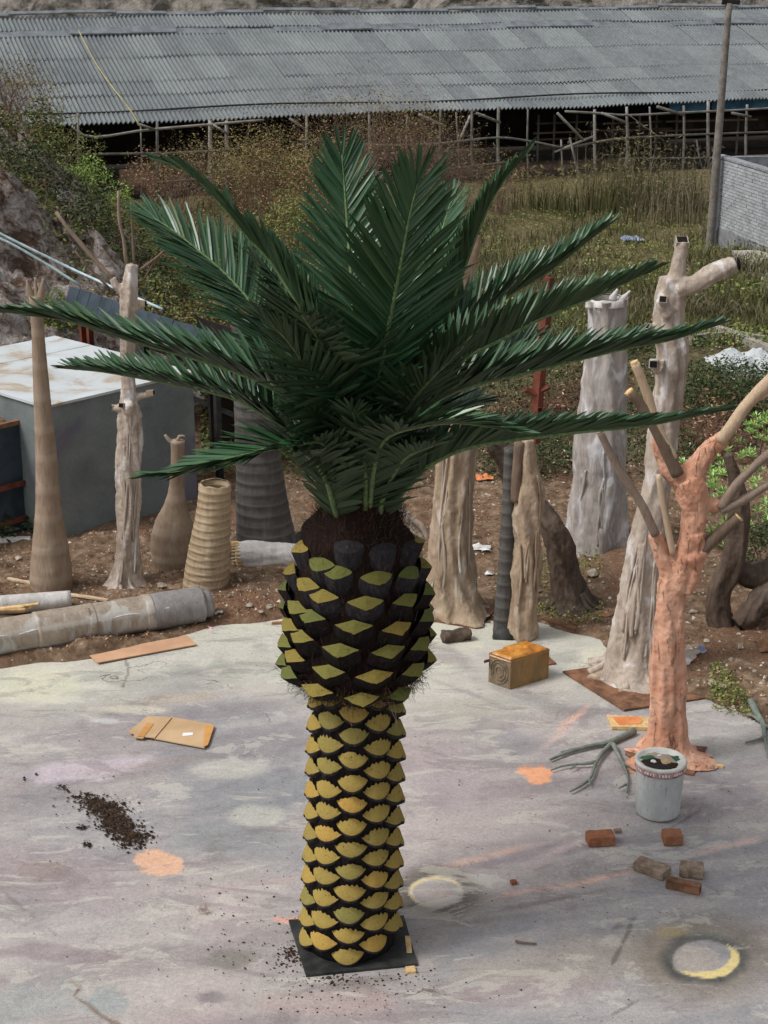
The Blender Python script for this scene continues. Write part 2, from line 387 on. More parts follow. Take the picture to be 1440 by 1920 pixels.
M['log_grey'] = m_trunk('log_grey_skin', C4(96, 92, 90), C4(134, 130, 128), C4(160, 158, 156), C4(182, 184, 186), .5)
def m_orange():
    s = NT('orange_plaster', .85, .2); co = s.co('Object'); a = s.noise(co, 5, 6, .6, .5); g = s.noise(s.co('Object', (1, 1, .22)), 22, 7, .75, 1.2)
    c = s.mix(s.step(a, .35, .65), C4(204, 148, 120), C4(224, 176, 150)); c = s.mix(s.math('MULTIPLY', s.step(g, .57, .66), .75), c, C4(140, 84, 62))  # recessed furrows shaded darker in the colour itself
    s.col(c); s.bump(s.math('SUBTRACT', s.noise(co, 40, 5, .7), s.math('MULTIPLY', s.step(g, .55, .66), .9)), .8, .012); return s.m
M['orange'] = m_orange()
M['stick'] = m_trunk('stick_bark', C4(98, 84, 72), C4(138, 120, 106), C4(166, 150, 134), C4(180, 168, 154), .3, bscale=2)
M['stick_pale'] = m_trunk('pale_stick', C4(160, 132, 104), C4(196, 172, 144), C4(214, 196, 170), C4(224, 210, 188), .3, bscale=2)
M['cutwood'] = simple('cut_wood', C4(196, 160, 108), C4(222, 192, 142), 30, .8, .2)
M['stick_dark'] = m_trunk('dark_stick', C4(74, 60, 50), C4(112, 94, 80), C4(136, 118, 102), C4(148, 130, 114), .2, bscale=2)
M['rust'] = simple('rusty_steel', C4(92, 66, 50), C4(142, 102, 76), 9, .8, .5, 50)
M['rustred'] = simple('red_oxide_steel', C4(84, 44, 32), C4(122, 66, 50), 5, .7, .2)
M['hollow_shade'] = simple('shade_black', (.004, .003, .003, 1), (.008, .006, .005, 1), 6, .95, 0)  # near-black stands for the shade inside tubes and hollow ends
M['steel_dark'] = simple('dark_steel_plate', C4(38, 40, 40), C4(66, 66, 64), 8, .55, .3, 40, metal=.2)
def m_galv():
    s = NT('galvanised_panel', .6, .4); co = s.co('Object'); a = s.noise(co, 2.2, 5, .6, .4); f = s.noise(co, 60, 4, .7); r = s.noise(s.co('Object', (1, 1, 1)), 1.1, 5, .6, 1.)
    c = s.ramp(a, [(.3, C4(92, 102, 100)), (.5, C4(118, 128, 126)), (.7, C4(134, 142, 140))]); c = s.mix(.3, c, s.ramp(f, [(.3, C4(84, 90, 92)), (.7, C4(140, 146, 150))]))
    c = s.mix(s.math('MULTIPLY', s.step(r, .56, .68), .55), c, C4(104, 92, 116)); s.col(c); return s.m
def m_boxtop():
    s = NT('pale_box_top', .5, .4); co = s.co('Object'); a = s.noise(co, 1.6, 6, .6, .6); f = s.noise(co, 18, 6, .7)  # paler than the side panels, with brownish and near-white patches
    c = s.ramp(a, [(.38, C4(198, 205, 210)), (.52, C4(190, 194, 194)), (.6, C4(168, 152, 130)), (.7, C4(196, 196, 192))]); c = s.mix(s.math('MULTIPLY', s.step(f, .62, .7), .5), c, C4(226, 230, 234)); s.col(c); return s.m
M['galv'] = m_galv(); M['boxtop'] = m_boxtop()
M['navy'] = simple('navy_sheet', C4(42, 52, 60), C4(62, 74, 84), 3, .55, .1)
M['pvc'] = simple('pale_pipe', C4(150, 175, 180), C4(190, 205, 208), 12, .5, 0)
def m_roof():
    s = NT('asbestos_sheet', .85, .2); co = s.co('world'); a = s.noise(co, .5, 6, .6, .4); b = s.noise(s.co('world', (1, 1, 1), (0, 0, .36)), 5, 6, .7)
    c = s.ramp(a, [(.3, C4(82, 88, 92)), (.5, C4(107, 113, 116)), (.7, C4(128, 133, 136))]); c = s.mix(.35, c, s.ramp(b, [(.35, C4(78, 80, 80)), (.65, C4(142, 146, 148))]))
    r = s.objrand(); c = s.mix(.35, c, s.ramp(r, [(0, C4(98, 103, 106)), (.5, C4(118, 123, 124)), (1, C4(140, 146, 146))])); s.col(c); return s.m
M['roof'] = m_roof(); M['ridge'] = simple('ridge_capping', C4(98, 104, 108), C4(124, 130, 134), 3, .8, .1)
M['pole'] = simple('weathered_pole', C4(122, 118, 112), C4(164, 160, 154), 3, .9, .2, orand=.65)
M['dark'] = simple('interior_shade', C4(24, 20, 19), C4(46, 38, 34), 1.2, .95, 0)  # near-black colour for the shade inside the shed and lean-to
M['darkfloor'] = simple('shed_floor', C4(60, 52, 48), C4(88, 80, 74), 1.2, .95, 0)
M['blue'] = simple('blue_sheet', C4(46, 96, 136), C4(78, 132, 172), 2, .6, 0)
M['board'] = simple('weathered_board', C4(112, 92, 80), C4(138, 116, 100), 2, .9, 0)
def m_brickw():
    s = NT('whitewashed_brick', .9, .15); co = s.co('world'); a = s.noise(co, 3, 6, .7); f = s.noise(co, 30, 5, .7); r = s.objrand()
    c = s.ramp(a, [(.3, C4(134, 138, 142)), (.55, C4(168, 172, 176)), (.75, C4(186, 190, 194))]); c = s.mix(.25, c, s.ramp(r, [(0, C4(126, 122, 118)), (1, C4(188, 192, 196))])); s.col(c); s.bump(f, .5, .01); return s.m
M['brickw'] = m_brickw(); M['mortar'] = simple('grey_mortar', C4(120, 124, 128), C4(150, 154, 158), 6, .9, .4, dist=.02)
M['plinth'] = simple('bare_render', C4(104, 106, 108), C4(136, 138, 140), 3, .9, .4, dist=.02)
M['postgrey'] = simple('concrete_post', C4(104, 98, 92), C4(134, 128, 122), 6, .85, .2)
M['black'] = simple('black_metal', (.01, .01, .01, 1), (.02, .02, .02, 1), 6, .6, 0)
M['frond'] = None
def m_frond():
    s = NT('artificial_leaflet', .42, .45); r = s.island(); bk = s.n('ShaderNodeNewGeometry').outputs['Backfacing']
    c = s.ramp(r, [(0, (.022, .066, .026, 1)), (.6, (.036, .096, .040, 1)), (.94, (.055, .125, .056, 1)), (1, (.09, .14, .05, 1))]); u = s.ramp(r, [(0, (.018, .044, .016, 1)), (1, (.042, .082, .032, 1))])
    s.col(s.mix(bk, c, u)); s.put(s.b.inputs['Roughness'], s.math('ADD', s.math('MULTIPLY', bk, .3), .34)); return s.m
M['frond'] = m_frond()
M['rachis'] = simple('leaf_stalk', (.08, .14, .05, 1), (.18, .26, .11, 1), 50, .5, 0)
def m_fib(name, c1, c2, c3):
    s = NT(name, .95, .1); co = s.co('Object', (1, 1, .12)); g = s.noise(co, 70, 6, .75, .5); c = s.ramp(g, [(.3, c1), (.55, c2), (.75, c3)]); s.col(c); s.bump(g, .9, .01); return s.m
M['boot'] = m_fib('black_boot', (.008, .006, .006, 1), (.022, .018, .017, 1), (.06, .05, .05, 1))
M['boot_grey'] = m_fib('grey_boot', (.016, .014, .015, 1), (.045, .04, .044, 1), (.11, .10, .11, 1))
M['crownfib'] = m_fib('brown_crown_fibre', (.008, .005, .004, 1), (.026, .015, .012, 1), (.07, .045, .034, 1))
def m_cut(name, cols, dk):
    s = NT(name, .85, .15); r = s.objrand(); co = s.co('Object'); f = s.noise(co, 90, 4, .7); c = s.ramp(r, cols); c = s.mix(.4, c, s.ramp(f, [(.3, (.3, .3, .3, 1)), (.5, (.5, .5, .5, 1)), (.7, (.64, .64, .64, 1))]), 'OVERLAY')
    c = s.mix(s.math('MULTIPLY', s.step(s.noise(co, 34, 6, .85), .585, .64), .7), c, dk); s.col(c); s.bump(f, .4, .004); return s.m
M['cut_green'] = m_cut('olive_cut_face', [(0, (.11, .13, .038, 1)), (.35, (.15, .15, .04, 1)), (.7, (.20, .17, .044, 1)), (1, (.26, .19, .046, 1))], (.04, .035, .01, 1))
M['cut_yellow'] = m_cut('mustard_scale_face', [(0, (.20, .19, .06, 1)), (.12, (.28, .215, .062, 1)), (.9, (.35, .25, .066, 1)), (1, (.44, .27, .066, 1))], (.05, .035, .012, 1))
M['fibre'] = leafmat('dry_fibre', [(.02, .012, .01, 1), (.05, .03, .02, 1), (.16, .11, .07, 1)], .9, .1)
M['soil'] = leafmat('loose_soil', [(.012, .008, .006, 1), (.035, .022, .015, 1), (.07, .045, .03, 1)], .95, .1)
M['card'] = simple('cardboard', C4(178, 148, 112), C4(196, 166, 130), 3, .85, .05)
M['card2'] = simple('pink_board', C4(182, 142, 112), C4(200, 160, 128), 3, .8, .05)
M['tape'] = simple('brown_tape', C4(186, 132, 72), C4(202, 150, 88), 6, .4, 0)
M['paper'] = simple('white_paper', C4(214, 214, 212), C4(228, 228, 226), 6, .8, 0)
M['plastic_white'] = simple('white_sheet', C4(160, 166, 168), C4(196, 200, 202), 4, .6, .4, dist=.03)
M['gold_top'] = simple('amber_tape', C4(168, 98, 26), C4(206, 148, 66), 7, .25, .5, 16, spec=.6, dist=.015)
M['gold_side'] = simple('brassy_tin', C4(122, 96, 58), C4(168, 128, 66), 5, .4, .2, stretch=(1, 1, .4), spec=.5)
M['tin_end'] = simple('embossed_tin', C4(98, 84, 68), C4(134, 118, 96), 12, .6, .3)
def m_brick():
    s = NT('red_brick', .95, .1); co = s.co('Object'); a = s.noise(co, 14, 6, .7); r = s.objrand()
    c = s.ramp(a, [(.3, C4(112, 66, 50)), (.55, C4(150, 96, 72)), (.75, C4(172, 132, 108))]); c = s.mix(s.math('MULTIPLY', r, .5), c, C4(150, 120, 92)); s.col(c); s.bump(s.noise(co, 60, 5, .7), .8, .01); return s.m
M['brick'] = m_brick(); M['brick_mort'] = simple('mortared_brick', C4(118, 98, 84), C4(158, 142, 124), 16, .95, .8, 50)
def m_bucket():
    s = NT('bucket_plastic', .5, .35); co = s.co('Object', (1, 1, .12)); g = s.noise(co, 34, 7, .75, .4); gen = s.co('Object'); p = s.n('ShaderNodeSeparateXYZ'); s.link(gen, p.inputs[0])
    c = s.mix(s.step(s.noise(gen, 6, 5), .35, .7), C4(176, 180, 180), C4(204, 206, 204)); c = s.mix(s.math('MULTIPLY', s.step(g, .56, .64), .6), c, C4(112, 88, 82))
    c = s.mix(s.math('MULTIPLY', s.math('MULTIPLY', s.step(s.noise(co, 17, 6, .7), .56, .66), s.step(p.outputs[2], .1, .28)), .5), c, C4(150, 84, 88)); s.col(c); return s.m
M['bucket'] = m_bucket(); M['bucket_red'] = simple('red_lid_band', C4(140, 62, 72), C4(196, 170, 170), 40, .5, 0); M['lid'] = simple('lid_white', C4(190, 190, 184), C4(222, 222, 214), 9, .5, 0)
M['greenblob'] = simple('green_smear', C4(40, 84, 62), C4(70, 112, 84), 9, .6, .3)
M['branch'] = m_trunk('green_grey_branch', C4(76, 84, 76), C4(118, 126, 116), C4(142, 150, 140), C4(152, 160, 152), .3, bscale=2)
M['orangepaint'] = simple('orange_paint', C4(206, 122, 72), C4(220, 146, 96), 8, .7, .1)
M['stone'] = simple('pale_stone', C4(150, 136, 120), C4(196, 184, 168), 8, .9, .5, orand=.5)
M['stone_g'] = leafmat('gravel', [C4(96, 80, 68), C4(140, 122, 104), C4(176, 164, 148), C4(206, 198, 186)], .95, .1)
M['litter'] = leafmat('leaf_litter', [C4(50, 36, 28), C4(96, 70, 52), C4(138, 106, 82), C4(176, 150, 122)], .9, .1)
M['greenA'] = leafmat('bank_leaf', [C4(34, 42, 22), C4(56, 66, 32), C4(84, 94, 44), C4(112, 116, 62), C4(104, 82, 58)])
M['greenB'] = leafmat('bright_leaf', [C4(70, 92, 38), C4(106, 130, 58), C4(146, 164, 92)])
M['greenD'] = leafmat('dark_leaf', [C4(24, 34, 18), C4(38, 54, 26), C4(60, 76, 38), C4(80, 74, 52)])
M['greenM'] = leafmat('ground_leaf', [C4(56, 72, 30), C4(86, 104, 44), C4(116, 126, 62), C4(128, 116, 76)])
M['olive'] = leafmat('olive_leaf', [C4(62, 62, 34), C4(92, 90, 50), C4(122, 112, 70), C4(132, 104, 76)])
M['succ'] = leafmat('lime_leaf', [C4(92, 124, 62), C4(134, 164, 92), C4(174, 198, 128)], .5)
M['grass'] = leafmat('grass_blade', [C4(52, 58, 28), C4(82, 84, 44), C4(90, 92, 58), C4(110, 108, 76), C4(88, 78, 58)])
M['drygrass'] = leafmat('dry_grass', [C4(72, 70, 52), C4(104, 96, 74), C4(128, 116, 94)])
M['twig'] = leafmat('dry_twig', [C4(72, 54, 44), C4(114, 86, 72), C4(146, 116, 100)])
M['twigred'] = leafmat('reddish_twig', [C4(82, 66, 56), C4(112, 90, 78), C4(136, 112, 98)])
M['hill'] = simple('hillside_rock', C4(56, 54, 44), C4(168, 160, 150), 1.1, .95, 1., 3, dist=.5)
M['rope'] = simple('yellow_rope', C4(150, 142, 100), C4(182, 172, 124), 5, .8, 0)
M['road'] = simple('pale_concrete', C4(132, 126, 118), C4(164, 158, 150), 2, .9, .3)

# ------------------------------------------------------------------ setting: ground, pad, bank, hillside
def axis(a, segs):
    out = [a]
    for b, st in segs:
        n = max(1, int(round((b-out[-1])/st))); out += list(np.linspace(out[-1], b, n+1)[1:])
    return np.array(out)
def grid_faces(ny, nx):
    i = np.arange(ny-1)[:, None]*nx+np.arange(nx-1)[None]; return np.stack([i, i+1, i+nx+1, i+nx], -1).reshape(-1, 4)
xs = axis(-160, [(-30, 8), (-8, 1.), (-5, .12), (6.2, .045), (12, .2), (30, 1.), (160, 8)])
ys = axis(-12, [(8, 1.), (10, .1), (19, .045), (30, .15), (50, .5), (75, 2), (220, 10)])
X, Y = np.meshgrid(xs, ys); Zt = terrain(X, Y)
gr = ob('ground', np.stack([X, Y, Zt], -1).reshape(-1, 3), grid_faces(len(ys), len(xs)), M['dirt'], smooth=True, kind='structure')

# the pad: a slab tessellated finely where it is close, with its old paint and stains stored as a colour attribute
px = axis(-900, [(-200, 40), (1640, 4), (2300, 40)]); py = axis(1136, [(1990, 3.6), (2300, 20), (3600, 130)])
PX, PY = np.meshgrid(px, py)
a_ = (PX-720)/F; b_ = (960-PY)/F; dy_ = CP+b_*SP; dz_ = -SP+b_*CP; t_ = -H/dz_; WX, WY = a_*t_, dy_*t_
wv = np.c_[WX.ravel(), WY.ravel()]
WZ = fbm(WX*.8, WY*.8, 0, 9, 2)*.006
def P3(c): return np.array(lin(c), float)
colr = np.zeros(PX.shape+(3,))+P3((163, 155, 152))
def paint(mask, c, k=1.):
    global colr
    m = np.clip(mask*k, 0, 1)[..., None]; colr = colr*(1-m)+P3(c)*m
n1 = fbm(WX*1.1, WY*.8, 0, 21, 5); n2 = fbm(WX*.7+5, WY*1.6, 0, 22, 5); n3 = fbm(WX*3+.6*WY, WY*4, 0, 23, 5); n4 = fbm(WX*9, WY*9, 0, 24, 3)
st = fbm((WX*.96+WY*.28)*.55, (WY*.96-WX*.28)*4.2, 0, 41, 5)       # spray streaks, drawn out across the slab
far = sm(1400, 1215, PY+n1*60)
paint(far, (190, 190, 172), .85); paint(far*sm(.0, .5, n3), (158, 160, 150), .8); paint(far*sm(.1, .6, n2), (208, 206, 184), .6)
paint(sm(.1, .55, n1)*(1-far), (142, 142, 146), .75); paint(sm(.15, .7, -n1)*(1-far), (172, 152, 152), .6)
paint(sm(.1, .5, n2)*(1-far), (182, 172, 166), .5); paint(sm(.15, .6, st)*(1-.7*far), (128, 116, 120), .35); paint(sm(.2, .6, -st), (196, 184, 178), .28)
def blob(cx, cy, rx, ry, c, k=1., rot=0, soft=.5, ns=.35, exact=False):
    r = math.radians(rot); dx, dy = PX-cx, PY-cy; u = (dx*math.cos(r)+dy*math.sin(r))/rx; v = (-dx*math.sin(r)+dy*math.cos(r))/ry
    d = np.hypot(u, v)+ns*(n3*.6+n4*.5); paint(sm(1, 1-soft, d), c, k)
for b in [(520, 1480, 200, 60, (128, 132, 136), .7, -8), (430, 1580, 130, 50, (134, 138, 140), .6), (120, 1640, 230, 70, (160, 142, 144), .6, 8), (230, 1360, 190, 50, (148, 138, 140), .7, -12),
          (150, 1445, 180, 26, (196, 180, 190), .7, -8), (60, 1290, 160, 40, (204, 202, 178), .7), (330, 1310, 140, 16, (176, 160, 136), .6, -4), (250, 1330, 90, 10, (210, 204, 178), .6),
          (480, 1530, 70, 26, (184, 184, 170), .7), (430, 1440, 90, 24, (190, 186, 172), .6), (60, 1880, 160, 50, (146, 152, 150), .7, -10), (200, 1880, 60, 28, (138, 152, 152), .7), (110, 1790, 200, 22, (138, 122, 124), .6, 4),
          (430, 1800, 60, 26, (128, 122, 112), .7), (90, 1630, 60, 24, (142, 124, 116), .6), (600, 1880, 160, 30, (176, 152, 146), .6), (400, 1870, 40, 14, (126, 118, 122), .8),
          (860, 1330, 90, 26, (172, 168, 152), .7), (960, 1250, 120, 40, (176, 172, 168), .6), (1150, 1240, 90, 40, (206, 202, 182), .7), (840, 1230, 60, 20, (128, 120, 122), .5, 20), (1000, 1310, 120, 16, (136, 126, 128), .5, 18),
          (840, 1480, 90, 60, (168, 156, 158), .6), (900, 1600, 160, 22, (150, 142, 140), .6, -12), (1010, 1600, 200, 16, (128, 118, 128), .55, -10), (1100, 1800, 300, 60, (166, 154, 142), .7, -5), (860, 1700, 120, 50, (150, 140, 128), .5),
          (1330, 1500, 120, 60, (150, 140, 142), .6), (1350, 1400, 80, 40, (176, 172, 164), .6), (1000, 1860, 220, 30, (168, 148, 146), .5, -4), (1240, 1450, 110, 40, (112, 104, 106), .35), (1090, 1440, 60, 14, (196, 178, 176), .4, -10)]:
    blob(*b)
# elongated sprays of orange, pink and dark paint
for cx, cy, rx, ry, c, k, rot in [(1075, 1345, 70, 9, (222, 176, 156), .7, -38), (1040, 1385, 60, 10, (206, 176, 168), .6, -36), (900, 1610, 140, 12, (214, 170, 150), .5, -14), (1060, 1588, 110, 12, (206, 178, 176), .5, -22),
                                  (1110, 1650, 120, 9, (228, 186, 160), .75, -13), (1000, 1668, 110, 8, (214, 168, 156), .6, -10), (1040, 1686, 190, 8, (120, 102, 98), .7, -11), (1250, 1620, 200, 9, (126, 110, 112), .5, -9),
                                  (1360, 1585, 110, 10, (218, 184, 172), .6, -12), (1180, 1610, 70, 8, (116, 106, 120), .5, -16), (880, 1730, 150, 10, (118, 106, 98), .45, -8), (1340, 1470, 100, 8, (122, 112, 118), .5, 28),
                                  (880, 1300, 120, 7, (132, 124, 130), .5, 20), (900, 1420, 160, 9, (138, 128, 140), .4, 16), (300, 1430, 200, 6, (160, 140, 128), .5, -8), (330, 1620, 220, 14, (150, 130, 132), .5, -4), (500, 1655, 220, 12, (190, 166, 160), .5, -6)]:
    blob(cx, cy, rx, ry, c, k, rot, .9, .3)
blob(292, 1620, 42, 22, (218, 172, 140), .9, 12, .2, 1.1); blob(560, 1727, 60, 9, (214, 158, 142), .8, 3, .3, .6); blob(1002, 1452, 26, 15, (230, 162, 118), .95, 24, .2, 1.3)
blob(190, 1350, 40, 6, (210, 214, 210), .5); blob(700, 1840, 60, 14, (96, 80, 74), .4, 0, .8); blob(640, 1850, 80, 18, (96, 82, 78), .4, 0, .8)
# two rings left by spraying round a tub
def ring(cx, cy, rx, ry, w, c, k, soft=.25, arc=None, cres=None):
    u, v = (PX-cx)/rx, (PY-cy)/ry; d = np.hypot(u, v)+n4*.03; m = sm(1-soft*.2, 1+soft*.1, d)*sm(1+w+soft, 1+w*.3, d)
    if arc: ang = np.degrees(np.arctan2(v, u)); m = m*sm(arc[1], arc[1]-30, np.abs((ang-arc[0]+180) % 360-180))
    paint(m, c, k)
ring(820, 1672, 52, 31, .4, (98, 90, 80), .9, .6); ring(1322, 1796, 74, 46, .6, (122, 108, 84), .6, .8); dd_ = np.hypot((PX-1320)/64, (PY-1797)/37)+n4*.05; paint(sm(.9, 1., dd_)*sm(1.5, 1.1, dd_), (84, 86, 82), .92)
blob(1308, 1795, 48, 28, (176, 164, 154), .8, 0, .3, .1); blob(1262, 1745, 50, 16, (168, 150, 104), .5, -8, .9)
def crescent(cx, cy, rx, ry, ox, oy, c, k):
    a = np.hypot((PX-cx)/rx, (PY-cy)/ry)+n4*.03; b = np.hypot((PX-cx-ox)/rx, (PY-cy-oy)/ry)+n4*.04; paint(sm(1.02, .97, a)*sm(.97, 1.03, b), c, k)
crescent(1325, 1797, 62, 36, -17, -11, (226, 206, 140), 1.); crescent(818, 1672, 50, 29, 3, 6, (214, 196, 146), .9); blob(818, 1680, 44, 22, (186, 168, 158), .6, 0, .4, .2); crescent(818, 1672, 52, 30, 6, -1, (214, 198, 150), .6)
# cracks with rusty edges
def crack(pts, c=(120, 92, 72), w=2.2, k=.8):
    pts = np.array(pts, float); d = np.full(PX.shape, 1e9)
    for a, b in zip(pts[:-1], pts[1:]):
        ab = b-a; t = np.clip(((PX-a[0])*ab[0]+(PY-a[1])*ab[1])/(ab@ab), 0, 1); d = np.minimum(d, np.hypot(PX-a[0]-t*ab[0], (PY-a[1]-t*ab[1])))
    paint(sm(w*1.8, w*.5, d+n4*2.5), c, k)
crack([(132, 1838), (150, 1852), (138, 1868), (165, 1884), (190, 1905), (230, 1925)]); crack([(236, 1232), (240, 1262), (230, 1290)], (120, 112, 104), 1.2); crack([(0, 1660), (14, 1680), (40, 1700), (104, 1752)], (112, 98, 90), 1.4, .6)
crack([(1185, 1726), (1172, 1760), (1148, 1806)], (96, 92, 90), 2.5, .7); crack([(1150, 1740), (1190, 1722)], (104, 98, 92), 3, .6); crack([(1320, 1495), (1310, 1520), (1260, 1550)], (110, 88, 80), 1.6, .6)
crack([(1150, 1900), (1200, 1872), (1240, 1866)], (110, 90, 84), 1.6, .6)
mc_ = colr.mean((0, 1)); colr = np.clip(mc_+(colr-mc_)*1.26, .02, .9)*.97; gy_ = colr.mean(-1, keepdims=True); colr = gy_+(colr-gy_)*np.where(np.abs(colr-gy_).max(-1, keepdims=True) > .09, .95, .75)
fc = grid_faces(len(py), len(px))[:, ::-1]; cen = wv[fc].mean(1); keep = inside(cen[:, 0], cen[:, 1], PAD+0)
f_ = fc[keep]
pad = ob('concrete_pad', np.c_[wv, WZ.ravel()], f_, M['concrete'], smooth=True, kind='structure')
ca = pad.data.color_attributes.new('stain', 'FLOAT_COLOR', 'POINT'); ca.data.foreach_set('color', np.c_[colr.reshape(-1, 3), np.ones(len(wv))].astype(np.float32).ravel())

# the cut bank on the left
bx = axis(-22, [(-12, .5), (-1.0, .06)]); by = axis(15.5, [(24, .06), (42.5, .2)])
BX, BY = np.meshgrid(bx, by); e = bank(BX, BY)
rk = sm(.15, .8, e)*(np.abs(fbm(BX*.9, BY*.9, e*.9, 61, 5))*.55+fbm(BX*4, BY*4, e*4, 62, 4)*.16+np.abs(fbm(BX*7, BY*7, e*7, 65, 3))*.13)
BZ = terrain(BX, BY, False)-.12+e+rk
ob('rock_bank', np.stack([BX-rk*.3, BY-rk*.6, BZ], -1).reshape(-1, 3), grid_faces(len(by), len(bx)), M['rock'], smooth=False, kind='structure')
hx_, hy_ = np.meshgrid(axis(-150, [(-60, 6), (60, 1.), (150, 6)]), axis(66, [(92, .6), (220, 6)]))
HZ = -2.2+.8*np.clip(hy_-69, 0, 60)+fbm(hx_*.15, hy_*.2, 0, 71, 5)*2.2*sm(67, 74, hy_)+fbm(hx_*.9, hy_*.9, 0, 72, 4)*.7*sm(67, 72, hy_)
ob('hillside', np.stack([hx_, hy_, HZ], -1).reshape(-1, 3), grid_faces(*hx_.shape), M['hill'], smooth=False, kind='structure')
# pale concrete track at the far right
tr = [G(1372, 476), G(1420, 476), G(1700, 560), G(1700, 640), G(1440, 548), G(1385, 502)]
tb = MB(); n_ = len(tr); tb.add([(p.x, p.y, p.z+.08) for p in tr]+[(p.x, p.y, p.z-.3) for p in tr], [tuple(range(n_))[::-1]]+[(i, (i+1) % n_, (i+1) % n_+n_, i+n_) for i in range(n_)])
o = tb.ob('path', [M['road']]); o['kind'] = 'structure'

# ------------------------------------------------------------------ the open shed with its corrugated roof
EL = V(0, 236, 49.0); ER = V(1440, 192, 59.0); ER.z = EL.z
ed = Vector((ER.x-EL.x, ER.y-EL.y, 0)).normalized(); en = Vector((-ed.y, ed.x, 0))
E0 = EL-ed*5.5; EZ = EL.z; NW = 50; SW = .9
shed = thing('open_shed', 'long open shed with grey corrugated roof sheets held up by weathered wooden poles', 'shed', (E0.x, E0.y, -2.0))
SLOPE = .364
def sheet_mesh(name, ln, mat, waves=6, wdt=SW, amp=.04, th=.0):
    n = waves*8+1; x = np.linspace(0, wdt+.02, n); z = amp*np.cos(x/wdt*waves*2*math.pi); v = []
    for yy in (0, ln): v += [(a, yy, b) for a, b in zip(x, z)]
    v += [(a, 0, b-.03) for a, b in zip(x, z)]+[(a, -.001, b) for a, b in zip(x, z)]
    f = [(i, i+1, i+1+n, i+n) for i in range(n-1)]+[(i+2*n, i+1+2*n, i+1+3*n, i+3*n) for i in range(n-1)]
    return mesh(name, v, f, mat, True)
Rb = Matrix(((ed.x, en.x, 0, 0), (ed.y, en.y, 0, 0), (0, 0, 1, 0), (0, 0, 0, 1)))
rows_ = [(-.02, 1.95, 0.), (1.8, 2.85, .02), (2.7, 4.55, .04), (4.4, 6.45, .06), (6.42, 7.55, .14)]
for ri, (a, b, lift) in enumerate(rows_):
    ln = (b-a)*math.hypot(1, SLOPE); me = sheet_mesh('roof_sheet', ln, M['roof'])
    for k in range(NW):
        sg = lambda t: .03*math.sin(t*.4+ri*.4)+.012*math.sin(t*1.3+ri*.7); sag = sg(k)+random.uniform(-.006, .006); sl = math.atan((sg(k+1)-sg(k))/SW)
        p = E0+ed*(k*SW)+en*(a+random.uniform(-.012, .012)+.04*math.sin(k*.35+ri))
        Mx = Matrix.Translation((p.x, p.y, EZ+a*SLOPE+lift+sag)) @ Rb @ Matrix.Rotation(math.atan(SLOPE)-.004, 4, 'X') @ Matrix.Rotation(-sl+random.uniform(-.003, .003), 4, 'Y')
        inst('roof_sheet', me, shed, Mx)
for k in range(0, NW, 2):      # flat flashing under the upper strip of sheets, and ridge caps
    for (a, hgt, dz) in ((6.30, .34, .10), (7.50, .14, .24)):
        p = E0+ed*(k*SW+SW)+en*a; z = EZ+a*SLOPE+dz+.05*math.sin(k*.7+a); tl = random.uniform(-.012, .012)
        b = MB(); b.add(boxv((p.x, p.y, z), ed*(SW+.03)+Vector((0, 0, tl*SW)), en*(hgt/2)+Vector((0, 0, hgt*.28)), Vector((0, 0, .025))), BOXF); b.ob('ridge_cap', [M['ridge']], shed)
SP0 = EL-en*.25
def SV(px_, py_, d=0.):
    r = ray(px_, py_); o = Vector((0, 0, H)); q = SP0-en*d; t = (q-o).dot(en)/r.dot(en); return o+r*t
def pole(name, pts, r, mat, parent, seg=7, ds=.5):
    v, f = tube([(p.x, p.y, p.z, r*.84) for i, p in enumerate(pts)], ds, seg, lambda s, t, Q, L: 1+.12*noise(s*2.3, Q[..., 0]*3, Q[..., 1]*3, 8)); return ob(name, v, f, mat, parent, True)
for x, y0, r, dx in [(146, 212, .05, 0), (264, 236, .03, 2), (295, 230, .055, 0), (394, 226, .075, 2), (425, 226, .07, 2), (575, 215, .05, 0), (692, 214, .05, 0), (763, 214, .035, 2), (826, 205, .05, -1), (855, 210, .035, 6), (885, 205, .05, 0),
                     (935, 200, .065, 0), (990, 204, .04, 0), (1052, 262, .04, 0), (1115, 205, .06, -1), (1175, 200, .06, -4), (1218, 200, .04, -1), (1282, 198, .055, -6), (1328, 190, .07, -3), (1401, 196, .06, -6), (1306, 262, .035, 4), (1440+25, 190, .06, -4), (60, 225, .05, 0), (-60, 230, .05, 0), (1540, 190, .05, 0)]:
    a = SV(x, y0); b = SV(x+dx, y0+180); b.z = ground_z(b.x, b.y)-.2; pole('post', [a, (a+b)/2+Vector((random.uniform(-.04, .04), 0, 0)), b], r, M['pole'], shed)
for pts, r in [([(135, 236), (165, 257), (265, 245), (350, 237), (495, 225)], .05), ([(175, 289), (264, 288), (350, 286), (468, 277)], .05), ([(264, 292), (330, 287)], .04), ([(240, 345), (460, 330), (640, 327)], .03), ([(560, 262), (720, 272), (830, 268), (935, 258), (1000, 266), (1058, 278)], .045), ([(1040, 285), (1112, 256)], .05),
               ([(1055, 280), (1120, 266), (1175, 259), (1310, 252), (1460, 247)], .05), ([(820, 319), (950, 304)], .045), ([(1060, 209), (1115, 212), (1175, 216), (1260, 212), (1410, 205), (1480, 200)], .05), ([(1165, 297), (1330, 296)], .04), ([(1330, 296), (1460, 290)], .04), ([(-80, 300), (40, 296), (160, 290)], .04), ([(640, 325), (830, 318)], .03)]:
    pole('rail', [SV(x, y, .09) for x, y in pts], r, M['pole'], shed, ds=.4)
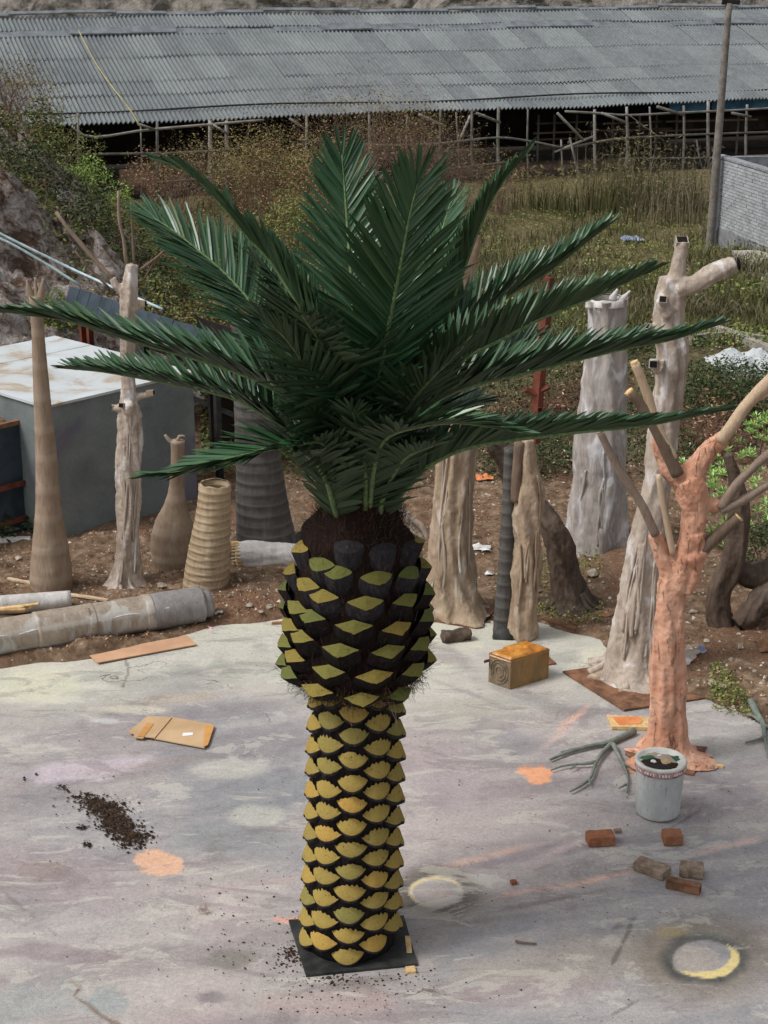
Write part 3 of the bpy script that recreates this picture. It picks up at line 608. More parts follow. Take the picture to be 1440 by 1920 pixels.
for a, b, r in [((1045, 212), (1093, 262), .055), ((1068, 258), (1099, 386), .05), ((785, 214), (833, 236), .055), ((893, 212), (938, 230), .06), ((1128, 212), (1172, 229), .06), ((1232, 200), (1283, 216), .06), ((1372, 212), (1408, 219), .06), ((258, 232), (290, 243), .05), ((400, 234), (428, 252), .05), ((543, 222), (572, 242), .05), ((862, 262), (882, 216), .05), ((1180, 216), (1245, 264), .015)]:
    pole('brace', [SV(*a, .18), SV(*b, .18)], r, M['pole'], shed)
pole('purlin', [Vector((p.x, p.y, p.z)) for p in [E0+ed*(k*1.8)+en*.62+Vector((0, 0, .285+.05*math.sin(k))) for k in range(20)]], .035, M['steel_dark'], shed, ds=.8)
# inside: posts, racks, back wall and floor, these two darkened for interior shade
def bquad(name, c, a, b, d, mat, parent, **k): q = MB(); q.add(boxv(c, a, b, d), BOXF); return q.ob(name, [mat], parent, **k)
mid = E0+ed*(NW*SW/2)
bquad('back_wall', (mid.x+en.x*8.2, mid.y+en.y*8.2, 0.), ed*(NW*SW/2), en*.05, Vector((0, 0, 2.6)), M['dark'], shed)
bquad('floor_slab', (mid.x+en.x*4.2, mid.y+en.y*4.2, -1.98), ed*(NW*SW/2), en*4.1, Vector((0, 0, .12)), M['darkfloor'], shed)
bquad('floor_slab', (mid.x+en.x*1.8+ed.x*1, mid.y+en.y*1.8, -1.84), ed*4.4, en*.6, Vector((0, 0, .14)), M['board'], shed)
for x0, x1, y, d in [(1000, 1120, 250, -2.2), (1010, 1115, 262, -3.0), (1005, 1110, 232, -3.2), (1130, 1240, 232, -2.5), (1120, 1260, 245, -2.5), (1000, 1110, 312, -1.2), (1250, 1420, 228, -1.6), (1235, 1330, 246, -2.2), (1010, 1100, 275, -3.2), (1140, 1235, 262, -3.2)]:
    pole('rack_beam', [SV(x0, y, d), SV(x1, y-4, d)], .045, M['board'], shed)
for x, d in [(1010, -2.2), (1040, -3), (1082, -2.2), (1150, -3), (1200, -2.4), (1232, -3), (700, -3), (500, -3), (1270, -2), (1345, -2.4), (1385, -2)]:
    a = SV(x, 215, d); b = Vector((a.x, a.y, -1.95)); pole('inner_post', [a, b], .05, M['pole'], shed)
for x0, x1, y0, y1 in [(1254, 1330, 184, 214), (1334, 1460, 182, 206)]:
    a, b = SV(x0, y1, -.9), SV(x1, y0, -.9); c = (a+b)/2
    bquad('blue_sheet', c, ed*((b-a).dot(ed)/2), en*.03, Vector((0, 0, (b.z-a.z)/2)), M['blue'], shed)
for x0, x1, y0, y1 in [(1100, 1250, 225, 330), (1264, 1460, 216, 250)]:
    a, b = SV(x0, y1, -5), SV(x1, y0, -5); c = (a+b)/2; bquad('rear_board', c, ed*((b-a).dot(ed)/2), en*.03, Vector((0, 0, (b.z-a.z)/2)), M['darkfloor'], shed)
for x0, x1, y0, y1 in [(226, 262, 316, 350), (264, 292, 318, 352)]:
    a, b = SV(x0, y1, .1), SV(x1, y0, .1); c = (a+b)/2; bquad('low_board', c, ed*((b-a).dot(ed)/2), en*.02, Vector((0, 0, (b.z-a.z)/2)), M['board'], shed)
rp = [SV(262, 238, .3), SV(246, 214, .2), SV(200, 150, -1.2), SV(148, 76, -5.5)]
rp2 = [(-.3, EZ-.05), (.0, EZ+.15)]
def roofpt(px_, py_):      # pixel -> roof plane
    r = ray(px_, py_); o = Vector((0, 0, H)); nrm = (-en*SLOPE+Vector((0, 0, 1))); q = EL+Vector((0, 0, .12)); t = (q-o).dot(nrm)/r.dot(nrm); return o+r*t
rp = [SV(262, 240, .25), roofpt(246, 212), roofpt(215, 172), roofpt(180, 122), roofpt(148, 72)+Vector((0, 0, .2))]
v, f = tube([(p.x, p.y, p.z+.06, .022) for p in rp], .4, 5); o = ob('rope', v, f, M['rope'], loc=rp[0], smooth=True); tag(o, 'thin yellow rope running down across the corrugated shed roof', 'rope')

# ------------------------------------------------------------------ whitewashed brick wall and lamp post at the far right
wb = G(1340, 463); W0 = Vector((wb.x, wb.y, ground_z(wb.x, wb.y)))
topz = V(1340, 296, wb.y).z
b1 = Z(1440, 323, topz); wd = Vector((b1.x-wb.x, b1.y-wb.y, 0)).normalized(); wn2 = Vector((wd.y, -wd.x, 0))
if wn2.y > 0: wn2 = -wn2
wall = thing('brick_wall', 'whitewashed brick wall with bare render along its foot, at right behind the weeds', 'wall', W0)
WL = 5.2; cz = (topz+W0.z-.3)/2
bquad('mortar_core', (W0.x+wd.x*WL/2-wn2.x*.1, W0.y+wd.y*WL/2-wn2.y*.1, cz), wd*(WL/2), wn2*.085, Vector((0, 0, (topz-W0.z+.3)/2-.01)), M['mortar'], wall)
bw, bh = .25, .075; nr = int((topz-(W0.z+.50))/bh); bv = boxv((0, 0, 0), (bw/2-.007, 0, 0), (0, .02, 0), (0, 0, bh/2-.006)); bme = mesh('brick', bv, BOXF, M['brickw'])
cnt = 0
for r_ in range(nr):
    for c_ in range(14):
        x = (c_+.5+(.5 if r_ % 2 else 0))*bw+.12
        if x > WL-.15 or cnt >= 300: continue
        cnt += 1
        p = W0+wd*x+wn2*(-.005+random.uniform(-.004, .006)); p.z = W0.z+.50+(r_+.5)*bh
        Rw = Matrix(((wd.x, wn2.x, 0, 0), (wd.y, wn2.y, 0, 0), (0, 0, 1, 0), (0, 0, 0, 1)))
        inst('brick', bme, wall, Matrix.Translation(p) @ Rw @ Matrix.Rotation(random.uniform(-.012, .012), 4, 'Y'))
bquad('coping', (W0.x+wd.x*WL/2-wn2.x*.09, W0.y+wd.y*WL/2-wn2.y*.09, topz+.02), wd*(WL/2), wn2*.12, Vector((0, 0, .025)), M['mortar'], wall)
# bare rendered foot with an uneven top
nn_ = 60; vv = []; 
for i in range(nn_+1):
    x = .06+i/nn_*(WL-.1); t = .46+.1*float(noise(x*2.3, 0, 0, 4))+.05*float(noise(x*9, 0, 0, 5)); q = W0+wd*x+wn2*.035; vv += [(q.x, q.y, W0.z-.4), (q.x, q.y, W0.z+t), (q.x-wn2.x*.05, q.y-wn2.y*.05, W0.z+t+.01)]
ob('render_foot', vv, [(3*i, 3*i+3, 3*i+4, 3*i+1) for i in range(nn_)]+[(3*i+1, 3*i+4, 3*i+5, 3*i+2) for i in range(nn_)], M['plinth'], wall)
bquad('pier', (W0.x-wd.x*.06, W0.y-wd.y*.06, cz+.03), wd*.12, wn2*.13, Vector((0, 0, (topz-W0.z+.3)/2+.03)), M['brickw'], wall)
W2 = W0+(-wn2)*.3; rear = G(1376, 300) if False else None
bquad('return_wall', (W0.x-wn2.x*4, W0.y-wn2.y*4, cz+.02), wn2*4, wd*.09, Vector((0, 0, (topz-W0.z+.3)/2)), M['mortar'], wall)
lp = W0+wd*.22+wn2*.22; top = V(1367, 6, lp.y)
post = thing('lamp_post', 'tall slim concrete post standing against the end of the white brick wall', 'post', (lp.x, lp.y, W0.z))
v, f = tube([(lp.x, lp.y, W0.z-.3, .10), (lp.x+(top.x-lp.x)*.5, lp.y, (W0.z+top.z)/2, .088), (top.x, lp.y, top.z, .075)], .3, 14, lambda s, t, Q, L: 1+.02*noise(s*4, t, 0, 3)); ob('pole', v, f, M['postgrey'], post, True)
bquad('cross_arm', (top.x+.04, lp.y, top.z+.02), (.2, 0, 0), (0, .05, 0), (0, 0, .05), M['black'], post); bquad('bracket', (top.x-.1, lp.y, top.z+.12), (.05, 0, 0), (0, .04, 0), (0, 0, .08), M['black'], post)

# ------------------------------------------------------------------ big metal box, soil bin and lean-to on the left
def P2(a, b): return NB+ua*a+ub*b
NB = Vector((-3.0, 13.75, -.02)); ua = Vector((math.cos(math.radians(47)), math.sin(math.radians(47)), 0)); ub = Vector((-ua.y, ua.x, 0)); BH = 1.31
box = thing('metal_box', 'large grey sheet-metal box with pale stained top behind the ringed trunks', 'box', NB+ua*.85+ub*1.1)
def panel(name, mat, c, a, b, d, parent, n=10, amp=.008, seed=1):
    """subdivided, slightly buckled panel, thickness along d"""
    c, a, b, d = map(Vector, (c, a, b, d)); vs_ = []; fs = []; dn = d.normalized()
    for s in (1, -1):
        for i in range(n+1):
            for j in range(n+1):
                u, v_ = i/n*2-1, j/n*2-1; w_ = amp*float(fbm(u*2, v_*2, 0, seed, 3))*(1-abs(u)**6)*(1-abs(v_)**6); vs_.append(c+a*u+b*v_+d*s+dn*w_)
    m = (n+1)**2
    for s in (0, 1):
        for i in range(n):
            for j in range(n):
                q = (i*(n+1)+j+s*m, (i+1)*(n+1)+j+s*m, (i+1)*(n+1)+j+1+s*m, i*(n+1)+j+1+s*m); fs.append(q if s == 0 else q[::-1])
    e = [i*(n+1) for i in range(n+1)]+[n*(n+1)+j for j in range(1, n+1)]+[i*(n+1)+n for i in range(n-1, -1, -1)]+[j for j in range(n-1, 0, -1)]
    fs += [(e[k], e[k]+m, e[(k+1) % len(e)]+m, e[(k+1) % len(e)]) for k in range(len(e))]
    return ob(name, vs_, fs, mat, parent, smooth=False)
UZ = Vector((0, 0, 1))
panel('front_panel', M['galv'], P2(.85, .015)+UZ*(BH/2), ua*.85, UZ*(BH/2), ub*.012, box, seed=1)
panel('side_panel', M['galv'], P2(.015, 1.12)+UZ*(BH/2), ub*1.09, UZ*(BH/2), ua*.012, box, seed=2); panel('side_panel', M['galv'], P2(1.685, 1.12)+UZ*(BH/2), ub*1.09, UZ*(BH/2), ua*.012, box, seed=3)
panel('back_panel', M['galv'], P2(.85, 2.225)+UZ*(BH/2), ua*.85, UZ*(BH/2), ub*.012, box, seed=4)
panel('top_panel', M['boxtop'], P2(.85, .80)+UZ*(BH+.015), ua*.87, ub*.815, UZ*.012, box, amp=.02, seed=5); panel('top_panel', M['boxtop'], P2(.85, 1.93)+UZ*(BH+.018), ua*.87, ub*.31, UZ*.012, box, amp=.012, seed=6)
# bin of soil joined to its left
bn = Z(63, 783, 1.08); bin_ = thing('soil_bin', 'open rusty-rimmed metal bin heaped with soil beside the pale-topped box', 'bin', (bn.x, bn.y, 0))
def B2(a, b, z=0): return Vector((bn.x, bn.y, z))-ua*a+ub*b
bc = lambda a, b: B2(a, b)
panel('bin_panel', M['navy'], B2(.75, 0, .52), ua*.75, UZ*.54, ub*.012, bin_, seed=7); panel('bin_panel', M['navy'], B2(.0, .7, .52), ub*.7, UZ*.54, ua*.012, bin_, seed=8)
panel('bin_panel', M['navy'], B2(1.5, .7, .52), ub*.7, UZ*.54, ua*.012, bin_, seed=8); panel('bin_panel', M['navy'], B2(.75, 1.4, .52), ua*.75, UZ*.54, ub*.012, bin_, seed=8)
for a, b, d, l in ((.75, 0, ua, .78), (.75, 1.4, ua, .78), (0, .7, ub, .72), (1.5, .7, ub, .72)):
    oth = ub if d is ua else ua; bquad('rim', B2(a, b, 1.075), d*l, oth*.022, UZ*.02, M['rust'], bin_)
n_ = 50; vv = []
for i in range(n_+1):
    for j in range(n_+1):
        u, v_ = i/n_, j/n_; q = B2(.02+u*1.46, .02+v_*1.36); hgt = .95+.32*math.sin(math.pi*min(1, v_*1.1))*math.sin(math.pi*u)**.5+.05*float(fbm(u*7, v_*7, 0, 5, 4)); vv.append((q.x, q.y, hgt))
ob('soil_heap', vv, [(i*(n_+1)+j, i*(n_+1)+j+1, (i+1)*(n_+1)+j+1, (i+1)*(n_+1)+j) for i in range(n_) for j in range(n_)], M['dirt'], bin_, True)
bquad('leg_frame', B2(.75, -.03, .5), ua*.8, ub*.02, UZ*.02, M['rustred'], bin_); bquad('leg_frame', B2(.75, -.03, .16), ua*.8, ub*.02, UZ*.02, M['rustred'], bin_)
# lean-to
LA = V(140, 550, 18.0); LB = Z(410, 645, LA.z-.02); ld = (LB-LA); ld.z = 0; LL = ld.length; ld.normalize(); lnn = Vector((ld.y, -ld.x, 0)); 
if lnn.y > 0: lnn = -lnn
LZ = LA.z
lean = thing('lean_to', 'low lean-to roofed with dark blue corrugated sheet on red steel, below the overgrown bank', 'lean-to', (LA.x, LA.y, 0))
nsh = 12; sw = LL/nsh
sm_ = []
n = 25; x = np.linspace(0, sw+.01, n); z = .012*np.sign(np.cos(x/sw*3*2*math.pi))*np.abs(np.cos(x/sw*3*2*math.pi))**.4
vv = [(a, 0, b) for a, b in zip(x, z)]+[(a, .34, b) for a, b in zip(x, z)]+[(a, 1.9, b) for a, b in zip(x, z)]
lme = mesh('roof_sheet', vv, [(i, i+1, i+1+n, i+n) for i in range(n-1)]+[(i+n, i+1+n, i+1+2*n, i+2*n) for i in range(n-1)], M['navy'])
Rl = Matrix(((ld.x, -lnn.x, 0, 0), (ld.y, -lnn.y, 0, 0), (0, 0, 1, 0), (0, 0, 0, 1)))
for k in range(nsh):
    p = LA+ld*(k*sw)+lnn*.05
    inst('roof_sheet', lme, lean, Matrix.Translation((p.x, p.y, LZ-.10+random.uniform(-.008, .008))) @ Rl @ Matrix.Rotation(math.radians(-24), 4, 'X'))
for k in range(nsh):         # hanging fascia strips
    p = LA+ld*((k+.5)*sw)+lnn*.10; bquad('fascia_sheet', (p.x, p.y, LZ-.02+random.uniform(-.008, .008)), ld*(sw/2-.004)+UZ*random.uniform(-.006, .006), lnn*.006, UZ*.115-lnn*.05, M['navy'], lean)
bquad('edge_beam', LA+ld*(LL/2)+lnn*.02-UZ*.17, ld*(LL/2), lnn*.03, UZ*.025, M['rustred'], lean)
for a, dz in ((.1, .2), (.28, .0), (LL*.5, 0), (LL-.1, 0)):
    q = LA+ld*a-lnn*.02; bquad('post', (q.x, q.y, (LZ-.2)/2-.05), ld*.03, lnn*.03, UZ*((LZ-.2)/2+.05), M['rustred'] if a < 1 else M['steel_dark'], lean)
q = LA+ld*(LL+.14)+lnn*.1; bquad('end_flashing', (q.x, q.y, LZ-.08), ld*.14-UZ*.09, lnn*.05, UZ*.01, M['pvc'], lean)
bquad('shade_back_sheet', LA+ld*(LL/2)-lnn*1.6-UZ*.98, ld*(LL/2), lnn*.01, UZ*.5, M['dark'], lean)  # dark sheet standing for the shade under the roof
bquad('cross_rail', LA+ld*(LL*.6)-lnn*.3-UZ*.45, ld*(LL*.4), lnn*.02, UZ*.02, M['steel_dark'], lean); bquad('cross_rail', LA+ld*(LL*.6)-lnn*.3-UZ*.85, ld*(LL*.4), lnn*.02, UZ*.02, M['steel_dark'], lean)
q = LA+ld*(LL*.82)-lnn*.9; bquad('shade_end_sheet', (q.x, q.y, .62), ld*.02, lnn*.7, UZ*.6, M['dark'], lean)  # near-black panel in place of the shaded gap beneath the lean-to
for nm, pts, lab in (('pipe', [(-60, 430), (0, 447), (70, 485), (150, 535)], 'lower of two pale pipes sloping down to the lean-to roof'), ('pipe', [(-60, 405), (0, 438), (60, 468), (130, 502), (205, 536), (305, 580)], 'upper, longer pale pipe sloping along behind the lean-to roof')):
    ps = [V(x, y, 18.2-.006*(x if x > 150 else 150)+.9) for x, y in pts]; v, f = tube([(p.x, p.y, p.z, .017) for p in ps], .1, 8); o = ob(nm, v, f, M['pvc'], loc=ps[0], smooth=True); tag(o, lab, 'pipe', 'pale pipes above the lean-to')

# ------------------------------------------------------------------ the palm
PY0 = 7.5
pb = Z(656, 1766); palm = thing('palm_tree', 'tall artificial palm with dark green fronds, pineapple-like bulb and yellow-scaled trunk on a steel plate', 'palm tree', (pb.x, PY0, 0))
def prof(rows):      # (py, px centre, half width px) -> arrays z, x, r sorted by z
    o = []
    for y, xc, hw in rows: P = V(xc, y, PY0); o.append((P.z, P.x, hw*dep(P)/F))
    return np.array(sorted(o))
LOW = prof([(1776, 656, 97), (1700, 658, 97), (1600, 661, 95), (1500, 664, 94), (1400, 666, 94), (1310, 668, 92), (1280, 668, 90)]); LOW[0, 0] = 0.03
def at(T_, z): return np.interp(z, T_[:, 0], T_[:, 1]), np.interp(z, T_[:, 0], T_[:, 2])
core = []
for z in np.linspace(.01, LOW[-1, 0]+.2, 14): x, r = at(LOW, z); core.append((x, PY0, z, r-.035))
v, f = tube(core, .05, 40, lambda s, t, Q, L: 1+.02*noise(Q[..., 0]*20, Q[..., 1]*20, Q[..., 2]*20, 2)); ob('trunk_core', v, f, M['boot'], palm, True)
zb, zt = .075, V(668, 1298, PY0).z; NR = 12; NC = 11; dz = (zt-zb)/(NR-1)
for c in range(NC):
    for r in range(NR+1):
        th0 = -math.pi/2+(c-5)*2*math.pi/NC+math.radians(-2); z = zb+r*dz+((c-5)*5 % 11)/11*dz+random.uniform(-.005, .005)
        if z > zt+.1 or z < .05: continue
        x0, R = at(LOW, z); nu, nv = 15, 4; W = 2*math.pi*R/NC*1.22*random.uniform(.95, 1.03); Hs = dz*random.uniform(.51, .58); sk = random.uniform(-.1, .1); tiltz = random.uniform(-.05, .05)
        top = [random.uniform(-.012, .006) if i % 2 else random.uniform(0, .012) for i in range(nu)]
        V_ = []; Fc = []; m_ = []
        for j in range(nv+2):
            for i in range(nu):
                u = i/(nu-1)*2-1; lowc = -Hs*.60*(1-abs(u)**1.65); upc = Hs*.50*(1-abs(u)**1.6)+top[i]*(1-abs(u)**6)
                k = max(0, min(1, j-1))*0+(max(0, j-2)/(nv-1) if j >= 2 else 0)
                zz = z+lowc+(upc-lowc)*k+tiltz*u*W*.5; edge = 1-abs(u)**2.6
                rr = R-.030+(.030*edge)*(1-k*.75)+.006*(1-k)
                if j == 0: zz = z+lowc-.034*edge-.004; rr = R-.045
                if j == 1: zz = z+lowc-.016*edge; rr = R-.034+.034*edge+.004
                a = th0+(u*W/2)/R; V_.append((x0+math.cos(a)*rr, PY0+math.sin(a)*rr, zz))
        for j in range(nv+1):
            for i in range(nu-1): Fc.append((j*nu+i, j*nu+i+1, (j+1)*nu+i+1, (j+1)*nu+i)); m_.append(1 if j < 2 else 0)
        ob('trunk_scale', V_, Fc, [M['cut_yellow'], M['boot_grey']], palm, True, m_)
# the bulb of cut leaf bases
BUL = prof([(1268, 668, 112), (1248, 668, 136), (1210, 668, 139), (1150, 669, 138), (1095, 669, 135), (1040, 670, 125), (1003, 671, 114), (982, 673, 92), (945, 678, 76), (890, 683, 80), (840, 686, 100)])
z0b, z1b = BUL[0, 0], BUL[-1, 0]
core = [(at(BUL, z)[0], PY0, z, at(BUL, z)[1]-(.055 if z < z0b+.75 else .02)) for z in np.linspace(z0b-.03, z1b, 18)]; core[0] = (core[0][0], PY0, core[0][2], core[0][3]*.75)
v, f = tube(core, .02, 48, lambda s, t, Q, L: 1+.06*np.abs(noise(t*5, Q[..., 2]*5, s*3, 2))+.03*noise(Q[..., 0]*40, Q[..., 1]*40, Q[..., 2]*12, 3)); ob('crown_core', v, f, M['crownfib'], palm, True)
NB_ = 10; z_lo = V(668, 1250, PY0).z; z_st = (V(668, 1250-41*7, PY0).z-z_lo)/7
for ri in range(-1, 9):
    for c in range(NB_):
        th = -math.pi/2+math.radians(6+9.5*ri+36*c)+random.uniform(-.02, .02); z = z_lo+z_st*(ri-.2*((c+2) % NB_)+.4); x0, R = at(BUL, z); zz = z+random.uniform(-.006, .006)
        if z < z_lo-.045 or z > z_lo+z_st*6.45: continue
        R = max(R, at(BUL, z_lo+z_st*6.0)[1]*(1-.10*max(0, (z-z_lo)/z_st-6.2)))
        ri_ = (z-z_lo)/z_st*1.0
        tall = min(1, max(0, ri_-3.6)/2.4); W = 2*math.pi*R/NB_*(.80-.05*tall)*random.uniform(.94, 1.04); hh = .072+.008*tall
        b = math.radians(42+16*tall); o_ = Vector((math.cos(th), math.sin(th), 0)); t_ = Vector((-math.sin(th), math.cos(th), 0)); fu = UZ*math.cos(b)-o_*math.sin(b); fn = UZ*math.sin(b)+o_*math.cos(b)
        c0 = Vector((x0, PY0, zz))+o_*(R+.012-.02*tall); nE = 24; pts = []
        for e in range(nE):
            a = e/nE*2*math.pi; ca_, sa_ = math.cos(a), math.sin(a); ex = 1.9-.75*tall
            uu = math.copysign(abs(ca_)**ex, ca_)*W/2; vv_ = math.copysign(abs(sa_)**ex, sa_)*hh/2*(1.0 if sa_ > 0 else 1.1)
            jit = .003*random.uniform(-1, 1) if sa_ < .2 else 0
            pts.append((uu, vv_+jit))
        V_ = [tuple(c0+fn*.004)]; Fc = []; m_ = []
        lw = 1-.62*max(0, min(1, (2.2-ri_)/2.2)); lev = [(0, 0, 1), (.35, .02, 1.06), (1., .075*lw, 1.05), (1.6, (.15+.05*tall)*lw, .75)]
        for q, (kk, dn, sc_) in enumerate(lev):
            for (uu, vv_) in pts:
                P = c0+t_*uu*sc_+fu*vv_*sc_
                if q: P = c0+t_*uu*sc_+fu*vv_*sc_*(1-.2*q*.3)-UZ*dn-o_*(dn*(.55-.25*tall+.9*(1-lw)))
                P = P-o_*((uu/W*2)**2*.022); V_.append(tuple(P))
        Fc += [(0, 1+i, 1+(i+1) % nE) for i in range(nE)]; m_ += [0]*nE
        for q in range(3):
            for i in range(nE): a = 1+q*nE+i; b_2 = 1+q*nE+(i+1) % nE; Fc.append((a, a+nE, b_2+nE, b_2)); m_.append(1)
        ob('leaf_base', V_, Fc, [M['boot_grey'] if ri_ > 5.95 else M['cut_green'] if tall < .9 else M['cut_yellow'], M['boot'] if tall < .2 else M['boot_grey']], palm, False, m_)
# fibres hanging below the bulb, between the bases and round the crown
n = 2600; a = RNG.random(n)*6.283; zz = RNG.uniform(z0b-.02, z0b+.10, n); xx, RR = at(BUL, zz); RR = RR*RNG.uniform(.72, .97, n)
A_ = np.stack([xx+np.cos(a)*RR, PY0+np.sin(a)*RR, zz], 1); D_ = np.stack([np.cos(a)*RNG.uniform(0, .9, n), np.sin(a)*RNG.uniform(0, .9, n), RNG.uniform(-1.2, .1, n)], 1)+RNG.normal(size=(n, 3))*.35
D_ /= np.linalg.norm(D_, axis=1)[:, None]; ln = RNG.uniform(.02, .085, n)[:, None]; Bm = A_+D_*ln*.6; Cm = Bm+(D_+RNG.normal(size=(n, 3))*.5)*ln*.4
v, f = prisms(np.r_[A_, Bm], np.r_[Bm, Cm], .0011, .0007); ob('fringe', v, f, M['fibre'], palm, kind='stuff')
n = 3800; a = RNG.random(n)*6.283; zz = np.where(RNG.random(n) < .65, RNG.uniform(z0b+.78, z1b-.02, n), RNG.uniform(z0b+.05, z1b-.05, n)); xx, RR = at(BUL, zz); RR = RR*RNG.uniform(.8, 1.0, n)
A_ = np.stack([xx+np.cos(a)*RR, PY0+np.sin(a)*RR, zz], 1); D_ = np.stack([np.cos(a)*.4, np.sin(a)*.4, RNG.uniform(.3, 1.2, n)], 1)+RNG.normal(size=(n, 3))*.4; D_ /= np.linalg.norm(D_, axis=1)[:, None]
v, f = prisms(A_, A_+D_*RNG.uniform(.02, .07, n)[:, None], .0012, .0006); ob('crown_fibre', v, f, M['fibre'], palm, kind='stuff')
for pts in [[(655, 1316), (652, 1340), (660, 1362)], [(728, 1290), (740, 1325), (744, 1366)], [(722, 1290), (728, 1318), (742, 1350)], [(700, 1302), (712, 1316), (736, 1318)], [(640, 1318), (670, 1330), (720, 1312)]]:
    ps = [V(x, y, PY0-.29) for x, y in pts]; v, f = tube([(p.x, p.y, p.z, .0016) for p in ps], .02, 4); ob('loose_strand', v, f, M['twig'], palm)
# steel plate under it
def slab(name, pxs, z0, z1, mat, parent=None, **k):
    pt = [Z(x, y, z1) for x, y in pxs]; n = len(pt); c = sum(pt, Vector())/n
    vv = [tuple(p) for p in pt]+[(p.x, p.y, z0) for p in pt]
    return ob(name, vv, [tuple(range(n))[::-1]]+[(i, (i+1) % n, (i+1) % n+n, i+n) for i in range(n)]+[tuple(range(n, 2*n))], mat, parent, **k)
slab('base_plate', [(541, 1724), (574, 1828), (783, 1807), (757, 1716)], .004, .018, M['steel_dark'], palm)

NF = [0]
def frond(pts, L0=.46, face=.6, nper=92, tw=0., vang=28, petiole=.035, droop=.05, r0=.013, seed=0, fwd=62):
    """pts rows (px,py,dY): the stalk; leaflets both sides"""
    rng = np.random.default_rng(100+NF[0]); NF[0] += 1
    W = np.array([list(V(x, y, PY0+d)) for x, y, d in pts]); L = np.linalg.norm(np.diff(W, axis=0), axis=1).sum(); nper = int(L/.0138)
    C = spline(W, 160); T = np.gradient(C, axis=0); T /= np.linalg.norm(T, axis=1)[:, None]
    s = np.linspace(0, 1, 160); R = r0*(1-s)**.7+.0025
    hor = W[-1]-W[0]; hor[2] = 0; hor /= np.linalg.norm(hor)+1e-9
    up = np.array([0, 0, 1.])*.85-hor*face; N = up-T*(T@up)[:, None]; N /= np.linalg.norm(N, axis=1)[:, None]
    B = np.cross(T, N)
    if tw: c_, s_ = math.cos(math.radians(tw)), math.sin(math.radians(tw)); N, B = N*c_+B*s_, B*c_-N*s_
    v, f = tube(np.c_[C, R], .03, 8); fr = ob('frond', v, f, M['rachis'], palm, True)
    VV = []; FF = []; k = 0
    for side in (-1, 1):
        u = np.linspace(petiole, 1., nper)+rng.normal(size=nper)*.0012
        for i, q in enumerate(np.clip(u, 0, 1)):
            j = min(159, int(q*159)); P = C[j]; t = T[j]; n_ = N[j]; b = B[j]*side
            e = (q-petiole)/(1-petiole); a = math.radians(fwd-36*e**1.6+rng.normal()*2.5); va = math.radians(vang+rng.normal()*5+(6 if i % 2 else -4))
            l = 1.12*L0*min(1, .42+e*3.2)*(1-.62*e**2.6)*(1+rng.normal()*.04)
            if e > .985: a *= .35
            d = t*math.cos(a)+(b*math.cos(va)+n_*math.sin(va))*math.sin(a); wv_ = t-d*(t@d); wv_ /= np.linalg.norm(wv_)+1e-9
            nr_ = np.cross(d, wv_)*side; tws = rng.normal()*.22; wv_ = wv_*math.cos(tws)+nr_*math.sin(tws); hw = .0145*(1-.35*e)*(1+rng.normal()*.1)
            dr = np.array([0, 0, -1.])*droop+rng.normal(size=3)*.03; cup = nr_*.0035
            for (x, w_) in ((0, .55), (.3, 1.), (.68, .92), (.9, .5)):
                c = P+d*l*x+dr*l*x*x; w3 = wv_*hw*w_; VV += [c-w3, c-cup*w_, c+w3]
            VV.append(P+d*l+dr*l)
            fs = []
            for m in range(3): o = k+m*3; fs += [(o, o+1, o+4, o+3), (o+1, o+2, o+5, o+4)]
            o = k+9; fs += [(o, o+1, o+3), (o+1, o+2, o+3)]
            # front side (green, glossy) must face +N
            if side > 0: fs = [q_[::-1] for q_ in fs]
            FF += fs; k += 13
    ob('leaflets', VV, FF, M['frond'], fr, kind='stuff')
